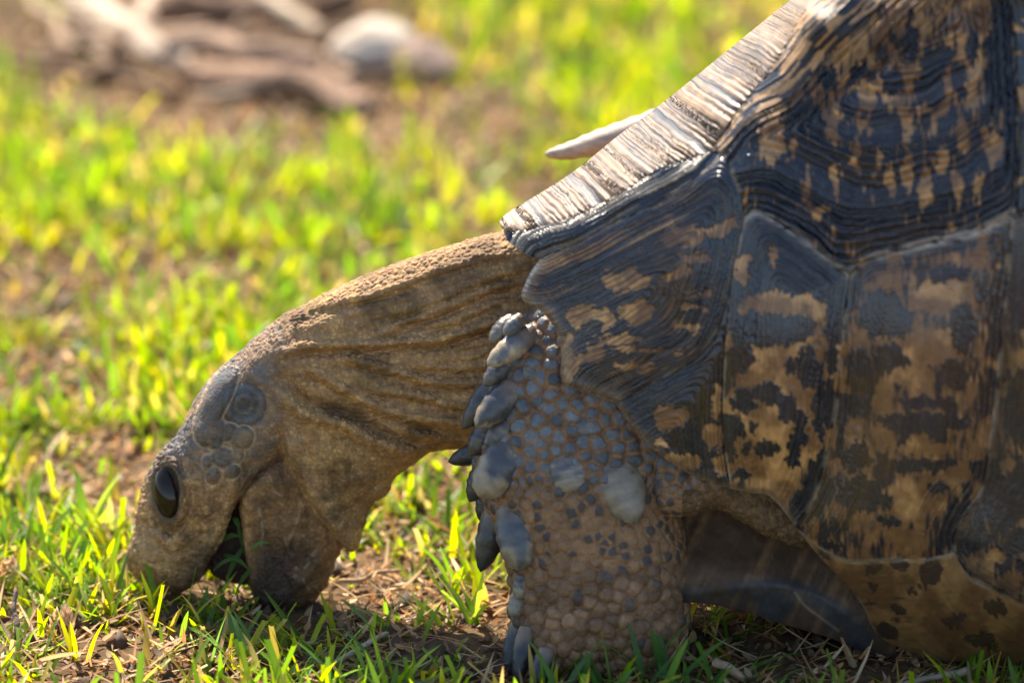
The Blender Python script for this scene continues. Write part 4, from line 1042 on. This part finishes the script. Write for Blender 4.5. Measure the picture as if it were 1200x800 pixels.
def pick(n, dens):
    """rejection-sample ground positions: more per area near the camera"""
    out = []
    while len(out) < n:
        y = rng.uniform(-.30, 1.75, n); x = rng.uniform(-.62, .62, n)
        lim = .27 + .06 * np.clip(y, 0, 2)
        ok = (np.abs(x) < lim + .12) & (rng.random(n) < dens(x, y))
        out.extend(np.stack([x, y], 1)[ok].tolist())
    return np.array(out[:n])
def clump(x, y):
    c = np.where(y > .22, fbm2(x * 10 + 3, y * 7.5 + 8, 41, 2), fbm2(x * 13 + 3, y * 9 + 8, 41, 3))
    c2 = fbm2(x * 4 + 13, y * 2.2 + 2, 47, 2)
    d = .15 + .85 * sstep(.385, .54, c * .75 + c2 * .25 + .035 * sstep(.2, .6, y))
    # barer patches: log corner, the trodden gap between head and leg, bottom left
    for (pu, pv, r_, k_) in [(170, 40, .12, .9), (280, 70, .12, .92), (320, 125, .11, .9), (400, 135, .08, .85), (210, 120, .07, .8), (60, 450, .05, .6), (350, 30, .13, .85), (470, 90, .06, .7), (90, 330, .06, .6), (30, 380, .05, .6), (230, 250, .05, .5), (90, 790, .06, .9), (170, 770, .03, .8), (330, 745, .03, .5), (60, 570, .035, .7), (540, 575, .045, .8), (500, 720, .03, .55), (430, 745, .04, .5), (940, 750, .15, .93)]:
        g = ground_at(pu, pv); d = d * (1 - k_ * np.exp(-(((x - g[0]) / r_) ** 2 + ((y - g[1]) / (r_ * 1.3)) ** 2)))
    d = d * np.clip(1.15 - .15 * y, .6, 1)
    return d
def clear(xy):
    ok = np.ones(len(xy), bool)
    for c_, r_ in FOOT: ok &= np.hypot(xy[:, 0] - c_[0], xy[:, 1] - c_[1]) > r_
    return ok
GREENS = np.array([[.115, .200, .008], [.165, .245, .008], [.21, .265, .008], [.07, .145, .010], [.26, .27, .012], [.085, .17, .014]])
def sward(ntuft, near):
    roots = pick(ntuft, lambda x, y: clump(x, y) * ((y < .22) if near else (y >= .20))); roots = roots[clear(roots)]
    nb = rng.integers(3, 8, len(roots))
    xy = np.repeat(roots, nb, 0) + rng.normal(0, .004 if near else .006, (nb.sum(), 2)); tid = np.repeat(np.arange(len(roots)), nb)
    m = clear(xy); xy = xy[m]; tid = tid[m]; n = len(xy)
    tl = rng.uniform(.6, 1.25, len(roots))[tid]
    L = rng.uniform(.008, .025, n) * tl * (1 if near else 1.25); W = rng.uniform(.0014, .0034, n) * (1 if near else 1.35)
    az = rng.uniform(0, 2 * math.pi, n); lean = rng.uniform(.15, 1.15, n); curl = rng.uniform(-.2, .9, n)
    gc = GREENS[rng.integers(0, 6, len(roots))][tid] * rng.uniform(.75, 1.25, (n, 1))
    yel = rng.random(n) < .07; gc[yel] = np.array([.32, .27, .04]) * rng.uniform(.7, 1.2, (yel.sum(), 1))
    tipc = gc * 1.15; dry = rng.random(n) < .12; tipc[dry] = np.array([.36, .25, .09])
    dead = rng.random(n) < .14; gc[dead] = np.array([.42, .30, .15]) * rng.uniform(.6, 1.2, (dead.sum(), 1)); tipc[dead] = gc[dead]; lean[dead] = rng.uniform(.8, 1.5, dead.sum()); W[dead] *= .6
    return blades(xy, L, W, az, lean, curl, gc * np.array([1.1, 1.0, 1.0]), tipc, 4 if near else 2, rng.normal(0, .5, n), None, rng.random(n) < .28)
Va, Fa, Ca = sward(5400, True); Vb, Fb, Cb = sward(20000, False)
grass = link('grass', mesh_from('grass', np.vstack([Va, Vb]), np.vstack([Fa, Fb + len(Va)]), True, np.vstack([Ca, Cb])), M_grass)
tag(grass, 'short bright green grass growing in uneven patches', 'grass', kind='stuff')

# dry litter: bleached blades, flakes and crumbs on the soil
n = 46000
xy = pick(n, lambda x, y: np.clip(1.1 - .75 * y, .10, 1)); xy = xy[clear(xy) | (rng.random(len(xy)) < .3)]; n = len(xy)
LC = np.array([[.50, .34, .17], [.42, .26, .12], [.28, .16, .08], [.58, .44, .27], [.48, .25, .09], [.20, .12, .065]])
longm = rng.random(n) < .30
L = np.where(longm, rng.uniform(.010, .026, n), rng.uniform(.0025, .007, n)); W = np.where(longm, rng.uniform(.0009, .0020, n), rng.uniform(.0015, .0035, n))
cc = LC[rng.integers(0, 6, n)] * rng.uniform(.5, 1.05, (n, 1)) * np.array([1.0, .96, .86])
V, F, C = blades(xy, L, W, rng.uniform(0, 6.28, n), rng.uniform(.9, 1.65, n), rng.uniform(-.5, .5, n), cc, cc * 1.1, 3, rng.normal(0, .8, n), ground_h(xy[:, 0], xy[:, 1]) + rng.uniform(-.0005, .003, n))
tag(link('dry_litter', mesh_from('dry_litter', V, F, True, C), M_dry), 'bleached dry grass bits and flakes strewn over the soil', 'litter', kind='stuff')
# soil crumbs
n = 9000
xy = pick(n, lambda x, y: np.clip(.9 - .5 * y, .1, 1)); r = rng.gamma(2.0, .0009, n) + .0008
ico = np.array([[1, 0, 0], [-1, 0, 0], [0, 1, 0], [0, -1, 0], [0, 0, 1], [0, 0, -1]], float); icf = np.array([[0, 2, 4], [2, 1, 4], [1, 3, 4], [3, 0, 4], [2, 0, 5], [1, 2, 5], [3, 1, 5], [0, 3, 5]])
V = ico[None] * r[:, None, None] * rng.uniform(.6, 1.4, (n, 6, 3))
an = rng.uniform(0, 6.28, n); ca, sa = np.cos(an)[:, None], np.sin(an)[:, None]
V = np.stack([V[..., 0] * ca - V[..., 1] * sa, V[..., 0] * sa + V[..., 1] * ca, V[..., 2]], -1)
V += np.stack([xy[:, 0], xy[:, 1], ground_h(xy[:, 0], xy[:, 1])], 1)[:, None, :]
cc = np.array([.12, .072, .04]) * rng.uniform(.4, 1.5, (n, 1)); C = np.repeat(cc[:, None], 6, 1)
tag(link('soil_crumbs', mesh_from('soil_crumbs', V.reshape(-1, 3), (icf[None] + (np.arange(n) * 6)[:, None, None]).reshape(-1, 3), True, C.reshape(-1, 3)), M_dry), 'small brown soil crumbs between the grass', 'soil', kind='stuff')

# individual tufts in the sharp zone
def tuft(u, v, label, n, L, W, leanr, cols, spread=.004, seed=0, azr=(0, 6.28)):
    r_ = np.random.default_rng(seed); g = ground_at(u, v); g[2] = ground_h(g[0:1], g[1:2])[0]
    t = bpy.data.objects.new('grass_tuft', None); sc.collection.objects.link(t); t.location = g
    tag(t, label, 'grass tuft', 'grass tufts around the tortoise')
    for k in range(n):
        c0 = np.array(cols[r_.integers(0, len(cols))])[None] * r_.uniform(.8, 1.2)
        V, F, C = blades(r_.normal(0, spread, (1, 2)), np.array([r_.uniform(*L)]), np.array([r_.uniform(*W)]), np.array([r_.uniform(*azr)]), np.array([r_.uniform(*leanr)]), np.array([r_.uniform(.1, .9)]),
                         c0, c0 * 1.1, 6, np.array([r_.normal(0, .35)]), np.array([-.003]))
        link('blade', mesh_from('blade', V, F, True, C), M_grass, t)
BG = [(.13, .22, .02), (.17, .24, .025), (.10, .19, .02)]; SG = [(.07, .15, .035), (.085, .17, .03), (.06, .13, .03)]  # sunlit tufts get BG, shaded ones darker SG: light put into the colour
tuft(552, 722, 'bright yellow-green tuft in the sunlit gap beside the foreleg', 12, (.016, .036), (.0022, .0036), (.1, .8), BG, .004, 1)
tuft(500, 735, 'low sunlit tuft between the chin and the foreleg', 9, (.014, .028), (.002, .0034), (.3, 1.1), BG, .006, 2)
tuft(285, 770, 'shaded green tuft below the mouth', 10, (.016, .032), (.0024, .0038), (.2, 1.0), SG, .006, 3)
tuft(400, 800, 'shaded foreground tuft below the chin', 12, (.018, .036), (.0024, .004), (.2, 1.0), SG, .009, 4)
tuft(690, 812, 'shaded tuft in front of the foot', 9, (.020, .032), (.003, .0046), (.1, .8), SG, .008, 5)
tuft(772, 808, 'tall shaded tuft at the right corner of the foot', 10, (.022, .036), (.003, .0046), (.05, .7), SG, .007, 6)
tuft(850, 815, 'leaning shaded tuft right of the foot at the bottom edge', 9, (.020, .040), (.0022, .0036), (.5, 1.2), SG, .008, 7)
tuft(255, 718, 'upright tuft being bitten under the beak', 8, (.012, .026), (.0024, .0036), (.1, .8), SG, .005, 8)
tuft(118, 722, 'sunlit tuft in front of the snout', 8, (.014, .028), (.0022, .0036), (.3, 1.0), BG, .005, 9)
tuft(112, 628, 'tall sunlit tuft left of the eye', 8, (.022, .040), (.0024, .004), (.1, .7), BG, .004, 10)
tuft(30, 655, 'leaning sunlit tuft near the left edge', 9, (.020, .036), (.0024, .004), (.2, .9), BG, .006, 11)
tuft(480, 610, 'broad-bladed sunlit tuft behind the throat', 8, (.020, .034), (.0030, .0048), (.5, 1.2), BG, .005, 12)
tuft(175, 790, 'yellowing tuft at the bottom left', 8, (.014, .026), (.002, .0032), (.4, 1.1), [(.2, .23, .03), (.3, .24, .05)], .007, 13)

# low mossy plant left of the snout
def cushion(u, v):
    g = ground_at(u, v); g[2] = ground_h(g[0:1], g[1:2])[0]; n = 420
    rr = np.sqrt(rng.random(n)) * .021; a = rng.uniform(0, 6.28, n); xy = np.stack([np.cos(a) * rr * 1.2, np.sin(a) * rr * 1.5], 1)
    cc = np.array([.09, .17, .018]) * rng.uniform(.6, 1.3, (n, 1)); z0 = .008 * (1 - (rr / .022) ** 2) - .002
    V, F, C = blades(xy, rng.uniform(.003, .007, n), rng.uniform(.0008, .0016, n), rng.uniform(0, 6.28, n), rng.uniform(.1, 1.0, n), rng.uniform(0, .5, n), cc, cc * 1.2, 3, None, z0)
    tag(link('cushion_plant', mesh_from('cushion_plant', V, F, True, C), M_grass, None, g), 'low dense green cushion plant just left of the snout', 'plant')
cushion(85, 690)

# dried flower heads
def flower_head(u, v, h, label):
    g = ground_at(u, v); g[2] = ground_h(g[0:1], g[1:2])[0]; n = 70
    zz = rng.random(n); a = rng.uniform(0, 6.28, n); rr = .0042 * np.sin(np.clip(zz * .8 + .2, 0, 1) * math.pi) ** .6
    V, F, C = blades(np.stack([np.cos(a) * rr, np.sin(a) * rr], 1), rng.uniform(.003, .0055, n), rng.uniform(.0010, .002, n), a + math.pi / 2 * 0, rng.uniform(.3, 1.2, n), rng.uniform(-.9, .2, n),
                     np.tile([.42, .27, .13], (n, 1)) * rng.uniform(.6, 1.2, (n, 1)), np.tile([.55, .40, .22], (n, 1)), 3, None, zz * h)
    tag(link('dried_flower_head', mesh_from('dried_flower_head', V, F, True, C), M_dry, None, g), label, 'flower head', 'dried flower heads on the ground')
flower_head(72, 745, .013, 'upright tan dried flower head at the lower left below the cushion plant')
flower_head(22, 590, .012, 'tan dried flower head near the left edge, highest of the three')
flower_head(10, 690, .012, 'tan dried flower head at the left edge beside the cushion plant')

# ------------------------------------------------------------------ twigs, dry leaf, branches, stone
def stick(name, p0, p1, r0, r1, label, cat_, base_c, mat=M_wood, sag=.0, K=12, R=22, rough_amp=.25, seed=0, group=None, fork=None):
    p0 = np.array(p0, float); p1 = np.array(p1, float); ax = p1 - p0; Ln = np.linalg.norm(ax); ax /= Ln
    s = np.cross(ax, [0, 0, 1.]); s /= np.linalg.norm(s); n0 = np.cross(s, ax)
    t = np.linspace(0, 1, R); ph = np.linspace(0, 2 * math.pi, K, endpoint=False); TT, PH = np.meshgrid(t, ph, indexing='ij')
    rr = (r0 + (r1 - r0) * TT) * (1 + rough_amp * (fbm2(TT * 7 + seed, np.cos(PH) * 2 + seed, 3, 4) - .5) * 2) * np.clip(np.minimum(TT, 1 - TT) * R * .9 + .25, 0, 1)
    off = (noise2(TT * 3 + seed * 3.1, TT * 0, 5) - .5) * r0 * 2.4; off2 = (noise2(TT * 3 + seed * 1.7, TT * 0 + 9, 6) - .5) * r0 * 1.5
    P = (p0 + ax * (TT * Ln)[..., None] + s * (np.cos(PH) * rr + off)[..., None] + n0 * (np.sin(PH) * rr + off2)[..., None]).reshape(-1, 3)
    I = np.arange(R * K).reshape(R, K); J = np.roll(I, -1, 1); Fq = np.stack([I[:-1], J[:-1], J[1:], I[1:]], -1).reshape(-1, 4)
    caps = [I[0][::-1][None], I[-1][None]]
    nn = fbm2(TT * 5 + seed, PH * 4, 8, 4).reshape(-1)
    c = np.array(base_c) * (.55 + .9 * nn)[:, None]
    me = mesh_from(name, P - p0, [Fq, caps[0], caps[1]], True, c, {'rough': np.full(len(P), .75)})
    o = link(name, me, mat, None, p0); tag(o, label, cat_, group)
    return o
def gpt(u, v, h=0):
    g = ground_at(u, v); g[2] = h; return g
stick('fallen_branch', gpt(62, -6, .014), gpt(186, 84, .008), .010, .007, 'pale fallen branch lying diagonally at the top left', 'branch', (.52, .40, .29), seed=1, K=16, R=70, rough_amp=.4)
stick('fallen_branch', gpt(172, 50, .008), gpt(192, -60, .02), .008, .009, 'short pale branch stub pointing away at the top left', 'branch', (.55, .40, .28), seed=2, K=16, R=50, rough_amp=.4)
stick('fallen_branch', gpt(222, 98, .010), gpt(440, 142, .008), .008, .009, 'thick brown branch lying across behind the grass', 'branch', (.27, .165, .105), seed=3, K=16, R=90, rough_amp=.45)
stick('fallen_branch', gpt(180, 44, .012), gpt(420, 22, .014), .008, .010, 'brown branch furthest back at the top edge', 'branch', (.20, .12, .075), seed=4, K=16, R=90, rough_amp=.45)
stick('fallen_branch', gpt(200, 76, .012), gpt(372, 96, .010), .006, .005, 'short pinkish brown branch between the two thick branches', 'branch', (.36, .23, .15), seed=6, K=16, R=70, rough_amp=.4)
def stone(u, v, rx, ry, rz, label, c0, seed):
    g = ground_at(u, v); n, m = 48, 28
    a = np.linspace(0, 2 * math.pi, n, endpoint=False); b = np.linspace(0, math.pi, m); A, B = np.meshgrid(a, b, indexing='ij')
    d = np.stack([np.cos(A) * np.sin(B), np.sin(A) * np.sin(B), np.cos(B)], -1).reshape(-1, 3)
    r = .70 + .35 * fbm3(d * 1.6 + seed, 7, 4) + .30 * np.round(fbm3(d * 1.3 + seed * 2, 17, 1) * 5) / 5
    P = d * r[:, None] * np.array([rx, ry, rz]); P[:, 2] += rz * .55
    I = np.arange(n * m).reshape(n, m); J = np.roll(I, -1, 0); Fq = np.stack([I[:, :-1], I[:, 1:], J[:, 1:], J[:, :-1]], -1).reshape(-1, 4)
    c = np.array(c0) * (.25 + 1.4 * fbm3(d * 2.5 + seed, 9, 4))[:, None]
    tag(link('stone', mesh_from('stone', P, Fq, True, c, {'rough': np.full(len(P), .8)}), M_stone, None, g), label, 'stone')
stone(440, 84, .023, .020, .017, 'white rounded stone in the blurred background grass', (.46, .37, .28), 2)
stone(495, 92, .020, .018, .012, 'low brown stone right of the white stone', (.30, .20, .15), 5)
dbV, dbF, dbC, nb0 = [], [], [], 0
for q in range(40):      # tangle of thin dead twigs between the branches
    a_ = random.uniform(0, math.pi); g0 = gpt(random.uniform(50, 410), random.uniform(0, 130), .006); ln = random.uniform(.04, .13)
    ax = np.array([math.cos(a_), math.sin(a_), random.uniform(-.05, .15)]); r0 = random.uniform(.0018, .005); R, K = 14, 7
    t = np.linspace(0, 1, R); ph = np.linspace(0, 2 * math.pi, K, endpoint=False); TT, PH = np.meshgrid(t, ph, indexing='ij')
    sv = np.cross(ax, [0, 0, 1.]); sv /= np.linalg.norm(sv); nv = np.cross(sv, ax); off = (noise2(TT * 4 + q * 3.1, TT * 0, 5) - .5) * .014
    rr = r0 * (1.1 - .7 * TT) * (.8 + .4 * noise2(TT * 9 + q, PH, 3))
    P = g0 + ax * (TT * ln)[..., None] + sv * (np.cos(PH) * rr + off)[..., None] + nv * (np.sin(PH) * rr)[..., None]
    I = np.arange(R * K).reshape(R, K); J = np.roll(I, -1, 1)
    dbF.append(np.stack([I[:-1], J[:-1], J[1:], I[1:]], -1).reshape(-1, 4) + nb0); nb0 += R * K; dbV.append(P.reshape(-1, 3))
    dbC.append(np.array(random.choice([(.40, .27, .17), (.24, .15, .09), (.5, .38, .26), (.16, .10, .06)])) * (.6 + .8 * noise2(TT * 6 + q, PH, 4)).reshape(-1, 1))
V = np.vstack(dbV)
tag(link('twig_debris', mesh_from('twig_debris', V, np.vstack(dbF), True, np.vstack(dbC), {'rough': np.full(len(V), .8)}), M_wood), 'tangle of thin dead twigs in the blurred background', 'debris', kind='stuff')
stick('twig', at(838, 772, 180), at(872, 800, 190), .0022, .0012, 'short reddish twig on shaded ground right of the foot', 'twig', (.34, .22, .14), seed=8, K=8)
stick('twig', at(1050, 806, 215), at(1136, 783, 205), .0010, .0017, 'pale frayed twig at the bottom right under the shell', 'twig', (.30, .23, .15), seed=9, K=8)
stick('twig', gpt(395, 690, .003), gpt(470, 678, .004), .0011, .0008, 'thin tan straw on the ground behind the chin', 'twig', (.46, .31, .17), seed=10, K=8)
stick('twig', gpt(380, 792, .003), gpt(455, 750, .004), .0012, .0009, 'pale straw in the shade below the chin', 'twig', (.40, .33, .22), seed=11, K=8)
stick('twig', gpt(19, 752, .002), gpt(19, 735, .017), .0012, .0009, 'small dark upright stalk at the lower left', 'twig', (.16, .11, .08), seed=12, K=8)
# orange dry leaf
g = gpt(45, 792, .004)
V, F, C = blades(np.array([[0., 0.]]), np.array([.019]), np.array([.0045]), np.array([1.45]), np.array([1.35]), np.array([.2]), np.array([[.48, .25, .05]]), np.array([[.52, .29, .07]]), 8, None, np.array([0.002]))
tag(link('dry_leaf', mesh_from('dry_leaf', V, F, True, C), M_dry, None, g), 'single orange dry leaf lying at the bottom left', 'leaf')
# blades gripped in the mouth
MB = [((272, 606), (283, 626), 1.5, 16, 'green blade held deep in the corner of the mouth'), ((258, 636), (284, 630), 1.3, 20, 'green blade lying across the open mouth'),
      ((292, 646), (318, 637), .8, 44, 'thin pale blade stuck on the lower jaw'), ((278, 612), (286, 652), 1.1, 14, 'green blade hanging down inside the mouth'),
      ((262, 650), (296, 672), 1.2, 22, 'green blade sloping down across the lower mouth'), ((250, 668), (282, 656), 1.0, 24, 'narrow blade caught at the tip of the beak'),
      ((286, 640), (262, 690), 1.3, 20, 'blade leaning out of the mouth to the ground'), ((298, 664), (274, 700), 1.1, 26, 'short blade leaning on the lower jaw tip')]
for q, (a, b, wdt, off, lab) in enumerate(MB):
    g = at(a[0], a[1], float(mid(*a)) + off); e_ = at(b[0], b[1], float(mid(*b)) + off + 4); dv = e_ - g; Ln = np.linalg.norm(dv)
    t = np.repeat(np.linspace(0, 1, 7), 3); wd_ = np.interp(t, [0, .5, 1], [.7, 1, .05]) * wdt * .001
    sidev = np.cross(dv / Ln, FWD); sidev /= np.linalg.norm(sidev); sidev = sidev * .8 + FWD * .5; k3 = np.tile([-1, 0, 1], 7)
    P = dv[None] * t[:, None] + sidev[None] * (wd_ * k3)[:, None] - FWD[None] * (.002 * np.sin(t * 3.1))[:, None] + np.array([0, 0, 1.])[None] * (.0022 * np.sin(t * 3.1))[:, None]
    q_ = np.arange(6)[:, None] * 3; F = np.concatenate([np.concatenate([q_, q_ + 1, q_ + 4, q_ + 3], 1), np.concatenate([q_ + 1, q_ + 2, q_ + 5, q_ + 4], 1)])
    C = np.array([.07, .135, .028]) * (.8 + .5 * t)[:, None] * (1.6 if q == 2 else 1)
    tag(link('bitten_blade', mesh_from('bitten_blade', P, F, True, C), M_grass, None, g), lab, 'grass blade', 'blades in the mouth')
